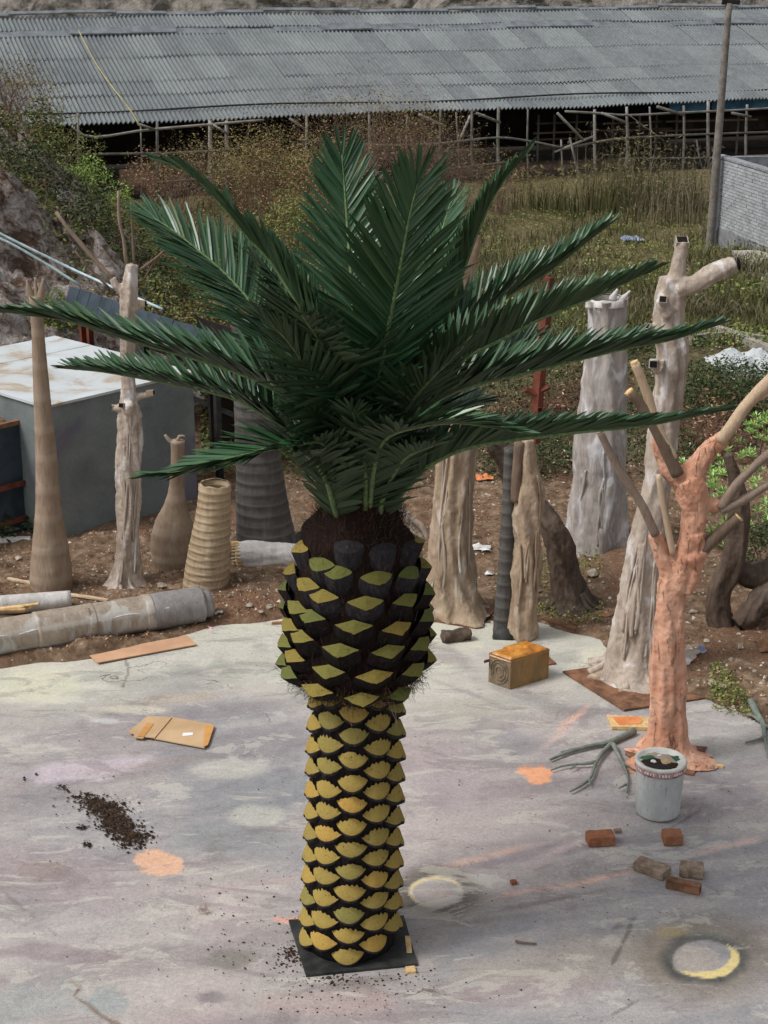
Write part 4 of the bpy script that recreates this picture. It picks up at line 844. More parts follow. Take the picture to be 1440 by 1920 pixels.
FR = [ # back rows first
 dict(pts=[(686, 880, .05), (672, 700, .35), (655, 480, .62), (645, 340, .75), (641, 290, .78)], L0=.42, face=1.6, vang=12),
 dict(pts=[(690, 870, .05), (760, 640, .45), (820, 460, .7), (845, 380, .8)], L0=.36, face=1.0, vang=22),
 dict(pts=[(680, 870, .05), (600, 700, .5), (520, 560, .8), (470, 470, .9)], L0=.42, face=1.0, vang=22),
 dict(pts=[(685, 880, .1), (720, 640, .7), (745, 500, 1.0), (760, 410, 1.2)], L0=.40, face=1.2, vang=20),
 dict(pts=[(640, 850, .05), (560, 665, .35), (479, 576, .52), (417, 509, .62), (337, 442, .72), (287, 407, .78)], L0=.46, face=.95, vang=10),
 dict(pts=[(700, 860, .1), (800, 700, .3), (850, 560, .35), (898, 430, .35), (930, 362, .35), (980, 292, .35)], L0=.27, face=.3, vang=62, fwd=38),
 dict(pts=[(660, 850, .1), (600, 655, .3), (517, 505, .35), (467, 447, .35), (417, 388, .35), (358, 326, .35), (310, 302, .35)], L0=.28, face=.3, vang=62, fwd=32),
 dict(pts=[(705, 865, .1), (772, 725, .3), (845, 639, .38), (952, 556, .45), (1030, 508, .5), (1127, 432, .52)], L0=.31, face=.45, vang=46, fwd=52),
 dict(pts=[(700, 870, .1), (790, 780, .4), (870, 712, .6), (990, 640, .7)], L0=.36, face=.5, vang=32),
 dict(pts=[(660, 870, .1), (560, 820, .3), (450, 752, .35), (330, 722, .35), (200, 698, .35), (138, 692, .35)], L0=.28, face=.35, vang=36),
 dict(pts=[(710, 880, 0), (772, 785, -.05), (850, 687, -.1), (940, 636, -.12), (1020, 595, -.14), (1120, 555, -.16), (1212, 512, -.18)], L0=.27, face=.25, vang=56, fwd=56),
 dict(pts=[(712, 890, .0), (770, 790, .1), (850, 735, .12), (991, 697, .1), (1166, 655, .1), (1263, 636, .1), (1335, 612, .1)], L0=.27, face=.5, vang=48, fwd=50),
 dict(pts=[(655, 880, 0), (587, 809, -.1), (550, 755, -.15), (500, 722, -.18), (417, 688, -.2), (250, 640, -.22), (120, 600, -.24), (-6, 583, -.25)], L0=.31, face=.45, vang=26, fwd=54),
 dict(pts=[(722, 955, -.1), (763, 915, -.15), (806, 872, -.2), (884, 838, -.24), (1069, 812, -.28), (1215, 797, -.3), (1352, 768, -.3)], L0=.22, face=.4, vang=56, fwd=42),
 dict(pts=[(690, 880, -.05), (712, 700, -.3), (742, 545, -.38), (769, 400, -.4), (783, 345, -.4)], L0=.47, face=-.9, vang=-8),
 dict(pts=[(672, 890, -.08), (650, 767, -.35), (633, 701, -.48), (604, 647, -.6), (562, 584, -.75), (500, 505, -.9)], L0=.40, face=-.5, vang=-4),
 dict(pts=[(668, 880, -.05), (640, 800, -.3), (600, 730, -.45), (540, 640, -.55), (500, 600, -.6)], L0=.36, face=.2, vang=10),
 dict(pts=[(700, 880, -.05), (740, 800, -.25), (790, 730, -.4), (870, 650, -.5)], L0=.36, face=.1, vang=10),
 dict(pts=[(640, 995, -.08), (628, 955, -.17), (610, 896, -.28), (585, 860, -.42), (540, 838, -.55), (440, 858, -.7), (345, 883, -.8), (290, 890, -.85)], L0=.30, face=.25, vang=12, petiole=.06, fwd=50),
 dict(pts=[(692, 992, -.08), (694, 945, -.18), (702, 874, -.35), (718, 830, -.5), (753, 808, -.68), (850, 793, -.85), (955, 806, -.95)], L0=.30, face=.35, vang=18, petiole=.2, fwd=48),
 dict(pts=[(650, 930, -.12), (640, 860, -.3), (610, 800, -.45), (560, 770, -.6)], L0=.30, face=.3, vang=15, petiole=.06),
 dict(pts=[(700, 900, .1), (760, 820, .5), (830, 770, .9), (900, 750, 1.1)], L0=.36, face=.5, vang=20),
 dict(pts=[(670, 900, .1), (610, 820, .5), (560, 780, .9), (500, 760, 1.1)], L0=.36, face=.5, vang=20),
 dict(pts=[(664, 992, -.10), (664, 950, -.17), (655, 900, -.26), (640, 860, -.42), (600, 830, -.6), (560, 835, -.72)], L0=.26, face=.3, vang=20, petiole=.05),
 dict(pts=[(712, 992, -.10), (714, 950, -.17), (735, 895, -.26), (765, 855, -.42), (815, 835, -.58)], L0=.26, face=.3, vang=20, petiole=.05),
 dict(pts=[(684, 992, -.10), (685, 950, -.18), (684, 880, -.34), (676, 820, -.5), (660, 770, -.66)], L0=.30, face=.1, vang=10, petiole=.05),
 dict(pts=[(685, 890, .0), (690, 780, -.2), (700, 690, -.3), (700, 600, -.32)], L0=.36, face=-.4, vang=0),
]
for q in FR: frond(**q)

# ------------------------------------------------------------------ sculpted trunks standing about the yard
def fig_disp(k=5, amp=.16, tw=1.2, seed=0, flare=.0, fl=.35, fine=.05):
    def f(s, t, Q, L):
        amp_ = amp*1.35; a = t+tw*s/max(L, .01)*2+fbm(s*1.1, 0*s, 0, seed, 2)*.5
        r = 1-np.abs(np.sin(a*k/2+fbm(np.cos(t)*1.2, np.sin(t)*1.2, s*1.2, seed+3, 2)*1.3)); g = 1+amp_*(r**.8-.4)+.035*fbm(np.cos(t)*5, np.sin(t)*5, s*12, seed+11, 2)+fine*fbm(np.cos(t)*3, np.sin(t)*3, s*5, seed+5, 3)+.07*fbm(np.cos(t)*1.2, np.sin(t)*1.2, s*1.6, seed+8, 2)
        b = np.exp(-s/(fl*.55)); g = g+b*flare*(np.clip(np.sin(a*k/2+1)+.25, -.3, 1.2)**1)
        return g
    return f
def ring_disp(period=.09, amp=.012, seed=0, lump=.03):
    def f(s, t, Q, L):
        p = (s/period+.35*noise(np.cos(t)*1., np.sin(t)*1., s*2, seed)+.25*fbm(s*3, 0*s, 0, seed+9, 2)) % 1.0
        return 1+amp*np.exp(-((p-.5)/.13)**2)+lump*fbm(np.cos(t)*1.3, np.sin(t)*1.3, s*2.2, seed+1, 3)
    return f
def strand(parent, path, mat, r, name='aerial_root', seg=7):
    v, f = tube([(p[0], p[1], p[2], r*(1-.3*i/len(path))) for i, p in enumerate(path)], .02, seg, lambda s, t, Q, L: 1+.25*noise(s*9, t, 0, 3)); return ob(name, v, f, mat, parent, True)
def wrap_roots(parent, path, mat, n, r=.012, seed=0, spread=1.02):
    r = r*.75; spread = spread*.985
    rg = random.Random(seed); P = np.array([list(p) for p in path], float)
    for k in range(n):
        t0 = rg.uniform(.0, .35); t1 = rg.uniform(.5, .95); th = rg.uniform(-2.6, -.5); tw = rg.uniform(-1.2, 1.2); pts = []
        m = 14; S = spline(P, 60)
        for i in range(m):
            u = t0+(t1-t0)*i/(m-1); q = S[min(59, int(u*59))]; a = th+tw*(u-.5)*.8+.10*math.sin(i*.35+k*2); pts.append((q[0]+math.cos(a)*q[3]*spread, q[1]+math.sin(a)*q[3]*spread, q[2]))
        strand(parent, pts, mat, r*rg.uniform(.6, 1.4))
def open_top(parent, path_end, R, depth, mat, inner, up=None):
    """rim and hollow at the open end of a tube"""
    c = Vector(path_end[0]); d = Vector(path_end[1]).normalized(); v, f = tube([(*(c+d*.004), R*.90), (*(c-d*.02), R*.88), (*(c-d*depth), R*.86)], .05, 24, lambda s, t, Q, L: 1+.04*noise(np.cos(t)*2, np.sin(t)*2, 0, 3), cap=False)
    ob('inner_wall', v, [q[::-1] for q in f], inner, parent, True)
    T_, A, B = frames(np.array([list(c-d), list(c), list(c+d)])); n = 32; vv = []
    for k in range(n):
        a = k/n*6.283; e = A[1]*math.cos(a)+B[1]*math.sin(a); z = .012*float(noise(math.cos(a)*3, math.sin(a)*3, 0, 6))
        vv += [tuple(np.array(c)+e*R*1.03+np.array(d)*(.004+z)), tuple(np.array(c)+e*R*.86+np.array(d)*(.008+z)), tuple(np.array(c)+e*R*1.04-np.array(d)*.05)]
    ff = [];
    for k in range(n): a, b = 3*k, 3*((k+1) % n); ff += [(a, b, b+1, a+1), (a+2, b+2, b, a)]
    ob('rim', vv, ff, mat, parent, True)
    a = c-d*(depth-.005); vv = [tuple(np.array(a)+(A[1]*math.cos(k/16*6.283)+B[1]*math.sin(k/16*6.283))*R*.87) for k in range(16)]; ob('hollow', vv, [tuple(range(16))], M['hollow_shade'], parent)  # black disc stands for the shade deep in the tube
def sqend(parent, c, d, w, h, ln=.1, mat=None):
    """square steel tube sticking out, open end dark"""
    c = Vector(c); d = Vector(d).normalized(); a = d.cross(UZ if abs(d.z) < .85 else Vector((0, 1, 0))).normalized(); b = a.cross(d).normalized(); q = MB()
    q.add(boxv(c-d*ln/2, a*w/2, b*h/2, d*ln/2), BOXF); q.ob('tube_end', [mat or M['fiber_tan']], parent)
    q = MB(); q.add(boxv(c+d*.001, a*w*.40, b*h*.40, d*.003), BOXF); q.ob('opening_shade', [M['hollow_shade']], parent)  # black plate in place of the tube's shaded inside
def plate(parent, pxs, mat=None, z=(.002, .014), name='base_plate'): return slab(name, pxs, z[0], z[1], mat or M['rust'], parent)
def trunk_mesh(name, mat, parent, tubes, vox=None, sm_it=3, seg=40, ds=.02):
    mb = MB()
    for path, d in tubes: v, f = tube(path, ds, seg if path[0][3] > .05 else 16, d); mb.add(v, f)
    o = mb.ob(name, [mat], parent, True)
    if vox: remesh(o, vox, sm_it)
    return o

# 1 slender ringed trunk with a jagged crown, far left
Y1 = Z(97, 1105).y
t = thing('bottle_palm', 'tall slender tan bottle-shaped trunk with jagged forked top, nearest the left edge', 'sculpted trunk', Z(97, 1105))
p1 = pxpath([(97, 1108, 77), (96, 1070, 78), (95, 1030, 68), (92, 980, 54), (90, 930, 46), (86, 850, 39), (81, 780, 34), (75, 690, 28), (71, 620, 24), (68, 575, 26), (67, 555, 27)], Y1, -.02)
trunk_mesh('trunk', M['fiber_tan'], t, [(p1, ring_disp(.17, .02, 1, .03))])
for a, b, c in (((61, 560, 16), (55, 545, 13), (50, 524, 3)), ((68, 562, 14), (68, 548, 8), (66, 521, 4)), ((75, 560, 16), (78, 543, 12), (82, 522, 4))):
    trunk_mesh('prong', M['fiber_tan'], t, [(pxpath([a, b, c], Y1), None)])
# 2 tree with aerial roots and bare sticks
Y2 = Z(237, 1100).y
t2 = thing('fig_tree', 'pale strangler-root trunk with bare sticks on top, in front of the grey metal box', 'sculpted tree', Z(237, 1100))
main = pxpath([(238, 1112, 76), (238, 1085, 52), (240, 1040, 42), (241, 980, 42), (243, 900, 47), (243, 840, 44), (243, 780, 40), (240, 730, 26), (239, 680, 25), (238, 600, 27), (240, 560, 29), (243, 530, 27), (247, 495, 22)], Y2, -.03)
trunk_mesh('trunk', M['fig'], t2, [(main, fig_disp(5, .26, 1.5, 2, .45, .25)), (pxpath([(238, 562, 22), (228, 545, 17), (216, 533, 15), (211, 520, 13)], Y2), fig_disp(3, .1, 1, 3)), (pxpath([(240, 590, 18), (258, 573, 17), (272, 570, 14)], Y2), None),
    (pxpath([(242, 762, 20), (225, 765, 16), (212, 765, 12)], Y2-.03), None), (pxpath([(246, 745, 16), (268, 742, 13), (286, 737, 11)], Y2), None), (pxpath([(240, 775, 26), (243, 765, 22, -.08), (244, 757, 16, -.12)], Y2), None)], .011, 2)
wrap_roots(t2, main[1:8], M['fig'], 7, .011, 3, 1.05)
for a in range(9):
    an = a/9*6.283+.3; R0 = .13; q0 = Vector((main[0][0], Y2, 0)); strand(t2, [(q0.x+math.cos(an)*.06, Y2+math.sin(an)*.06, .16), (q0.x+math.cos(an)*.12, Y2+math.sin(an)*.12, .05), (q0.x+math.cos(an+.2)*random.uniform(.17, .25), Y2+math.sin(an+.2)*.2, .0)], M['fig'], .017, 'root')
for pts, m, w_ in [([(212, 524), (180, 490), (150, 455), (125, 425), (105, 397)], 'stick', 8), ([(205, 540), (170, 505), (140, 470)], 'stick_dark', 4), ([(237, 493), (232, 450), (224, 415), (222, 358)], 'stick', 6), ([(252, 495), (249, 440), (246, 380)], 'stick_dark', 5), ([(254, 512), (285, 490), (318, 462)], 'stick_dark', 5), ([(266, 530), (290, 490), (320, 450)], 'stick_dark', 3)]:
    v, f = tube(pxpath([(x, y, w_*(1.15-.3*i/len(pts))) for i, (x, y) in enumerate(pts)], Y2), .06, 8, lambda s, t_, Q, L: 1+.15*noise(s*8, t_, 0, 4)); ob('stick', v, f, M[m], t2, True)
for c, d in (((209, 764), (-1, -.2, .1)), ((288, 736), (1, -.1, .1)), ((227, 760), (-.3, -1, .3)), ((273, 569), (1, -.2, .0))): sqend(t2, V(*c, Y2-(.12 if c[0] == 227 else .03)), d, .045, .04, .06)
# 3 little vase-shaped trunk
Y3 = Z(325, 1066).y; t = thing('bottle_palm', 'small vase-shaped tan trunk with bulging foot, between the root-wrapped trunk and the open tube', 'sculpted trunk', Z(325, 1066))
trunk_mesh('trunk', M['fiber_tan'], t, [(pxpath([(328, 1078, 60), (325, 1066, 72), (324, 1040, 80), (324, 1010, 82), (326, 980, 70), (329, 950, 46), (331, 920, 31), (332, 880, 26), (333, 850, 25), (333, 826, 27)], Y3, -.02), ring_disp(.1, .02, 4, .04))])
trunk_mesh('prong', M['fiber_tan'], t, [(pxpath([(324, 832, 9), (316, 824, 8), (309, 815, 5)], Y3), None)]); trunk_mesh('prong', M['fiber_tan'], t, [(pxpath([(334, 828, 9), (336, 818, 6), (347, 818, 4)], Y3), None)])
# 4 open ringed tube
Y4 = Z(387, 1108).y; t = thing('bottle_palm', 'leaning ochre ringed tube with wide open hollow top, beside the whitewashed fallen trunk', 'sculpted trunk', Z(387, 1108))
p4 = pxpath([(383, 1116, 84), (386, 1090, 84), (390, 1050, 80), (395, 1010, 74), (399, 970, 66), (402, 930, 61), (403, 908, 60)], Y4, -.02)
v, f = tube(p4, .012, 44, ring_disp(.034, .03, 7, .03), cap=False); ob('trunk', v, f, M['fiber_ochre'], t, True)
e1 = Vector(p4[-1][:3]); open_top(t, (e1, e1-Vector(p4[-2][:3])), p4[-1][3], .35, M['fiber_ochre'], M['fiber_ochre'])
# 5 dark flared trunk behind
Y5 = Z(500, 1040).y; t = thing('bottle_palm', 'thick charcoal ringed trunk flaring at its foot, behind the left fronds of the palm', 'sculpted trunk', Z(500, 1040))
trunk_mesh('trunk', M['black_trunk'], t, [(pxpath([(502, 1050, 122), (500, 1020, 114), (493, 960, 100), (488, 900, 90), (483, 840, 84), (478, 760, 80), (474, 680, 78), (472, 600, 76)], Y5, -.02), ring_disp(.07, .02, 9, .03))])
# 6 whitewashed fallen trunk
def lying(pa, pb, ra, rb, lift=0.): 
    a, b = Z(*pa), Z(*pb); return Vector((a.x, a.y, ra+lift)), Vector((b.x, b.y, rb+lift))
a, b = lying((442, 1068), (600, 1062), .125, .09); t = thing('fallen_log', 'whitewashed fallen trunk lying behind the palm bulb on bare soil', 'log', (a+b)/2-UZ*.1)
v, f = tube([(*a, .09), (*(a+(b-a)*.03), .122), (*(a+(b-a)*.3), .13), (*(a+(b-a)*.7), .11), (*b, .09)], .02, 30, fig_disp(9, .10, .3, 4)); ob('trunk', v, f, M['white_trunk'], t, True)
fr_ = []; 
for k in range(26):
    an = k/26*6.283; dd = (b-a).normalized(); s1 = Vector((-dd.y, dd.x, 0)); e_ = s1*math.cos(an)+UZ*math.sin(an); strand(t, [tuple(a+e_*.115+dd*.06), tuple(a+e_*.128+dd*.02), tuple(a+e_*.12-dd*.03)], M['cutwood'], .008, 'splinter', 5)
# 7 long segmented log on the ground and its collar
la, lb = Z(-130, 1262), Z(392, 1172); R_ = .145
la = Vector((la.x, la.y+.10, R_+.01)); lb = Vector((lb.x, lb.y+.12, R_+.0)); ldv = (lb-la).normalized()
t = thing('log', 'long patched fibreglass log lying along the edge of the concrete on the left', 'log', (la+lb)/2-UZ*R_)
segs = [(0, .36, 'log', 1.0), (.36, .545, 'log', 1.06), (.545, .76, 'log', 1.0), (.76, .965, 'log_grey', 1.03)]
for i, (s0, s1, m, k) in enumerate(segs):
    A0 = la+(lb-la)*(s0-.004); B0 = la+(lb-la)*s1; v, f = tube([(*A0, R_*k*.99), (*(A0+(B0-A0)*.5), R_*k), (*B0, R_*k*.985)], .018, 48, lambda s, t_, Q, L, i=i: 1+.02*fbm(np.cos(t_)*2, np.sin(t_)*2, s*3, i, 3)+.012*noise(s*14, t_, 0, i)); ob('section', v, f, M[m], t, True)
A0 = la+(lb-la)*.96; v, f = tube([(*A0, R_*.8), (*lb, R_*.78)], .03, 40, lambda s, t_, Q, L: 1+.02*noise(s*9, t_*2, 0, 5)); ob('collar', v, f, M['log_grey'], t, True)
for s0, w_ in ((.362, .02), (.548, .028), (.76, .03)):
    c = la+(lb-la)*s0; v, f = tube([(*(c-ldv*w_), R_*1.03), (*c, R_*1.05), (*(c+ldv*w_*1.2), R_*1.03)], .01, 48, lambda s, t_, Q, L: 1+.015*noise(t_*6, s*20, 0, 4)); ob('joint', v, f, M['log'], t, True)
side = Vector((ldv.y, -ldv.x, 0)); sm_pts = [la+(lb-la)*u+side*R_*.86*(1.0)+UZ*(-R_*.0+R_*.42+.008*math.sin(u*40)) for u in np.linspace(.02, .95, 30)]
v, f = tube([(*p, .007) for p in sm_pts], .03, 6, lambda s, t_, Q, L: 1+.4*noise(s*14, 0, 0, 3)); ob('seam', v, f, M['white_trunk'], t, True)
# 8 white tube with torn end, behind the log
a, b = lying((-90, 1172), (134, 1146), .085, .075); t = thing('fallen_tube', 'white tube with a torn brown end lying just behind the long log, at left edge', 'tube', (a+b)/2-UZ*.08)
v, f = tube([(*(a+UZ*.05), .085), (*(b+UZ*.03), .075)], .04, 24, lambda s, t_, Q, L: 1+.03*noise(s*4, t_*2, 0, 6)); ob('tube', v, f, M['white_trunk'], t, True)
q = V(14, 1143, a.y-.35)
for k in range(9): an = k*.7; e_ = Vector((random.uniform(-.10, .16), random.uniform(-.03, .03), random.uniform(-.03, .05))); strand(t, [tuple(q-Vector((.12, 0, 0))), tuple(q+e_*.5), tuple(q+Vector((.1, 0, .0))+e_)], M['cutwood'], .014, 'torn_fibre', 6)
a, b = lying((-60, 1024), (58, 1020), .04, .035); t = ob('kerb_stone', *tube([(*a, .045), (*b, .04)], .04, 6), M['white_trunk'], loc=(a+b)/2, smooth=False); tag(t, 'short white bar on the ground before the dark foliage, left edge', 'bar')
# 9 pair of boards / cardboard
o = slab('board', [(165, 1226), (183, 1242), (369, 1208), (350, 1191)], .012, .020, M['card2']); tag(o, 'long narrow pinkish-tan board lying along the front of the log', 'board')
cb = thing('cardboard', 'flattened cardboard box with brown tape lying on the concrete', 'cardboard', Z(320, 1370))
slab('panel', [(297, 1346), (322, 1344), (400, 1358), (383, 1402), (288, 1384)], .010, .017, M['card'], cb); slab('flap', [(277, 1342), (322, 1345), (290, 1383), (271, 1381), (268, 1384), (250, 1382), (252, 1376), (240, 1372)], .018, .025, M['card'], cb)
slab('tape', [(276, 1354), (289, 1356), (270, 1381), (258, 1381)], .026, .028, M['tape'], cb); slab('tape', [(384, 1358), (402, 1360), (390, 1396), (381, 1401)], .018, .020, M['tape'], cb); slab('label_patch', [(343, 1374), (362, 1373), (362, 1378), (342, 1380)], .018, .020, M['paper'], cb)
# 10 trunk A with plate, right of the palm
YA = Z(850, 1148).y; tA = thing('fig_tree', 'whitish-tan fluted trunk with raised limbs, directly behind the palm on its right', 'sculpted tree', Z(850, 1148))
mA = pxpath([(846, 1152, 128), (846, 1120, 104), (846, 1060, 86), (848, 980, 78), (852, 900, 74), (856, 820, 78), (850, 720, 84), (846, 640, 80), (850, 580, 72), (856, 520, 56)], YA, .0)
trunk_mesh('trunk', M['fig_tan'], tA, [(mA, fig_disp(7, .14, .6, 12, .35, .25)), (pxpath([(850, 560, 50), (856, 490, 40), (858, 430, 32), (850, 380, 26)], YA), fig_disp(4, .15, 1, 13)), (pxpath([(860, 560, 42), (872, 500, 40), (884, 460, 32), (886, 438, 26)], YA-.05), fig_disp(4, .15, 1, 14))], .014, 2)
wrap_roots(tA, mA[1:6], M['fig'], 7, .014, 8, 1.0); sqend(tA, V(892, 435, YA-.05), (.6, -.5, .5), .07, .06, .08)
plate(tA, [(790, 1150), (806, 1162), (886, 1176), (936, 1140), (850, 1120)]); 
for pts in ([(735, 925), (745, 945), (765, 970), (790, 985), (802, 1010)], [(760, 960), (772, 990), (792, 1010)], [(722, 915), (738, 930), (742, 955)]):
    v, f = tube(pxpath([(x, y, 16-2*i) for i, (x, y) in enumerate(pts)], YA-.35), .03, 10, fig_disp(3, .2, 1, 3)); ob('side_root', v, f, M['fig'], tA, True)
# 11 short broken log
a, b = lying((829, 1204), (881, 1198), .045, .045); t = ob('log_piece', *tube([(*a, .048), (*((a+b)/2), .05), (*b, .045)], .012, 20, fig_disp(4, .3, 1, 21)), M['dark_bark'], loc=(a+b)/2, smooth=True); tag(t, 'short broken piece of log on the concrete right of the palm bulb', 'log')
# 12 thin dark ringed trunk
YD = Z(938, 1188).y; t = thing('bottle_palm', 'slim dark grey ringed trunk standing close beside the tan one with the red steel frame', 'sculpted trunk', Z(938, 1188))
trunk_mesh('trunk', M['black_trunk'], t, [(pxpath([(943, 1195, 38), (943, 1170, 36), (947, 1100, 32), (952, 1000, 28), (956, 900, 26), (958, 840, 26)], YD, .0), ring_disp(.06, .05, 14, .03))]); v, f = tube([(*Z(943, 1195, .0), .085), (*Z(943, 1195, .02), .08)], .02, 20); ob('foot_ring', v, f, M['steel_dark'], t, True)
# 13 trunk B with red-oxide steel skeleton
YB = Z(982, 1192).y; tB = thing('fig_tree', 'tan twisted trunk with a red-oxide steel skeleton rising from its top, behind the golden tin', 'sculpted tree', Z(982, 1192))
mB = pxpath([(978, 1225, 58), (980, 1160, 56), (984, 1100, 54), (988, 1040, 52), (990, 980, 52), (993, 920, 50), (990, 870, 36), (990, 822, 28)], YB, .0)
trunk_mesh('trunk', M['fig_tan'], tB, [(mB, fig_disp(4, .2, 2.2, 15, .1, .2))], .012, 2); wrap_roots(tB, mB, M['fig_tan'], 6, .014, 5, 1.02)
pa = [V(1003, 830, YB), V(1007, 760, YB), V(1018, 640, YB), V(1030, 520, YB)]
v, f = tube([(*p, r) for p, r in zip(pa, (.042, .045, .045, .04))], .4, 4); ob('steel_upright', v, f, M['rustred'], tB)
for a, b in (((1024, 560), (1010, 546)), ((1014, 660), (1042, 648)), ((1008, 740), (985, 730)), ((1006, 735), (1030, 725))):
    v, f = tube([(*V(*a, YB-.01), .026), (*V(*b, YB-.03), .024)], .3, 4); ob('steel_stub', v, f, M['rustred'], tB)
v, f = tube(pxpath([(968, 940, 20), (970, 880, 22), (974, 828, 22)], YB-.02), .03, 12, fig_disp(3, .1)); ob('side_limb', v, f, M['stick_dark'], tB, True); sqend(tB, V(1012, 768, YB-.05), (.6, -.8, 0), .04, .03, .04, M['rustred'])
plate(tB, [(952, 1232), (1000, 1248), (1043, 1243), (1020, 1222)])
# 14 twisted bonsai trunk on root plate
YC = Z(1070, 1146).y; t = thing('bonsai_tree', 'dark brown twisted bonsai trunk with spreading roots on a rusty plate, behind the golden tin', 'sculpted trunk', Z(1070, 1146))
mC = pxpath([(1072, 1146, 90), (1068, 1120, 62), (1058, 1070, 50), (1048, 1020, 46), (1035, 985, 42), (1000, 940, 40, .2), (968, 900, 40, .3), (945, 860, 38, .35), (920, 815, 34, .4)], YC, .0)
trunk_mesh('trunk', M['dark_bark'], t, [(mC, fig_disp(5, .3, 1.8, 16, .5, .3, .12))], .013, 1)
for k in range(14):
    an = k/14*6.283; q0 = Vector((mC[0][0], YC, 0)); strand(t, [(q0.x+math.cos(an)*.08, YC+math.sin(an)*.07, .17), (q0.x+math.cos(an+.1)*.16, YC+math.sin(an+.1)*.13, .07), (q0.x+math.cos(an+.3)*random.uniform(.2, .31), YC+math.sin(an+.3)*random.uniform(.15, .24), .02)], M['dark_bark'], .026, 'root')
plate(t, [(1003, 1154), (1076, 1180), (1152, 1151), (1078, 1132)], z=(.01, .03))
# 15 big grey trunk D
YDD = Z(1122, 1030).y; tD = thing('fig_tree', 'wide grey fibreglass trunk with ragged open top and fluted foot, left of the square-holed one', 'sculpted tree', Z(1122, 1030))
mD = pxpath([(1118, 1050, 128), (1118, 1020, 112), (1120, 960, 104), (1122, 900, 96), (1124, 840, 92), (1128, 780, 82), (1134, 700, 76), (1136, 640, 72), (1138, 600, 72), (1138, 560, 76)], YDD, -.02)
v, f = tube(mD, .02, 60, fig_disp(6, .12, .4, 17, .28, .35), cap=False); ob('trunk', v, f, M['fig_grey'], tD, True)
e1 = Vector(mD[-1][:3]); open_top(tD, (e1, UZ), mD[-1][3], .3, M['white_trunk'], M['fig_grey']); wrap_roots(tD, mD[1:6], M['fig_grey'], 8, .018, 11, 1.0)
for a, b in (((1105, 570), (1098, 556)), ((1166, 562), (1182, 545)), ((1150, 556), (1158, 542))): trunk_mesh('torn_edge', M['white_trunk'], tD, [(pxpath([(a[0], a[1]+8, 14), (a[0], a[1], 12), (b[0], b[1], 4)], YDD-.1), fig_disp(3, .3))])
# 16 tall twisted trunk E with square holes
YE = Z(1205, 1262).y; tE = thing('fig_tree', 'tallest twisted grey trunk with square openings and stub arm, behind the orange tree', 'sculpted tree', Z(1205, 1262))
mE = pxpath([(1196, 1268, 190), (1194, 1245, 130), (1196, 1200, 98), (1200, 1140, 84), (1204, 1080, 72), (1212, 1020, 64), (1222, 960, 58), (1232, 900, 50), (1240, 840, 56), (1246, 780, 58), (1256, 720, 58), (1262, 660, 62), (1256, 610, 56), (1258, 560, 52), (1264, 520, 46)], YE, .0)
trunk_mesh('trunk', M['fig'], tE, [(mE, fig_disp(5, .17, 1.3, 22, .30, .22)), (pxpath([(1264, 560, 40), (1270, 510, 34), (1275, 475, 24), (1279, 452, 22)], YE), fig_disp(3, .1, 1, 23)), (pxpath([(1268, 545, 38), (1300, 535, 34), (1335, 515, 36), (1362, 502, 34), (1380, 496, 30)], YE-.05), fig_disp(3, .12, 1, 24)),
    (pxpath([(1256, 590, 30), (1242, 570, 22), (1240, 560, 18)], YE-.08), None), (pxpath([(1250, 640, 26), (1222, 620, 20), (1212, 612, 14)], YE-.03), fig_disp(3, .2)), (pxpath([(1240, 690, 30), (1228, 685, 22), (1224, 683, 18)], YE-.12), None)], .013, 2)
wrap_roots(tE, mE[1:9], M['fig'], 9, .018, 13, 1.0)
for (c, d, w_) in (((1279, 449), (0, -.45, .9), .085), ((1243, 561), (-.3, -.8, .5), .055), ((1225, 683), (-.25, -.95, .1), .062), ((1213, 611), (-.5, -.6, .6), .045)): sqend(tE, V(*c, YE-(0 if c[1] == 449 else .17)), d, w_, w_*.9, .08, M['fig'])
q = V(1384, 495, YE-.05); v, f = tube([(*q, .05), (*(q+Vector((.012, -.004, .003))), .035)], .02, 14); ob('opening_shade', v, f, M['hollow_shade'], tE)  # black cap painted as the shaded end of the arm
for k in range(11):
    an = k/11*6.283+.2; q0 = Vector((mE[0][0], YE, 0)); strand(tE, [(q0.x+math.cos(an)*.16, YE+math.sin(an)*.14, .24), (q0.x+math.cos(an+.05)*.24, YE+math.sin(an+.05)*.2, .08), (q0.x+math.cos(an+.15)*random.uniform(.33, .42), YE+math.sin(an+.15)*random.uniform(.26, .36), .015)], M['fig'], .035, 'root')
plate(tE, [(1055, 1258), (1170, 1330), (1338, 1306), (1210, 1236)], z=(.004, .018))
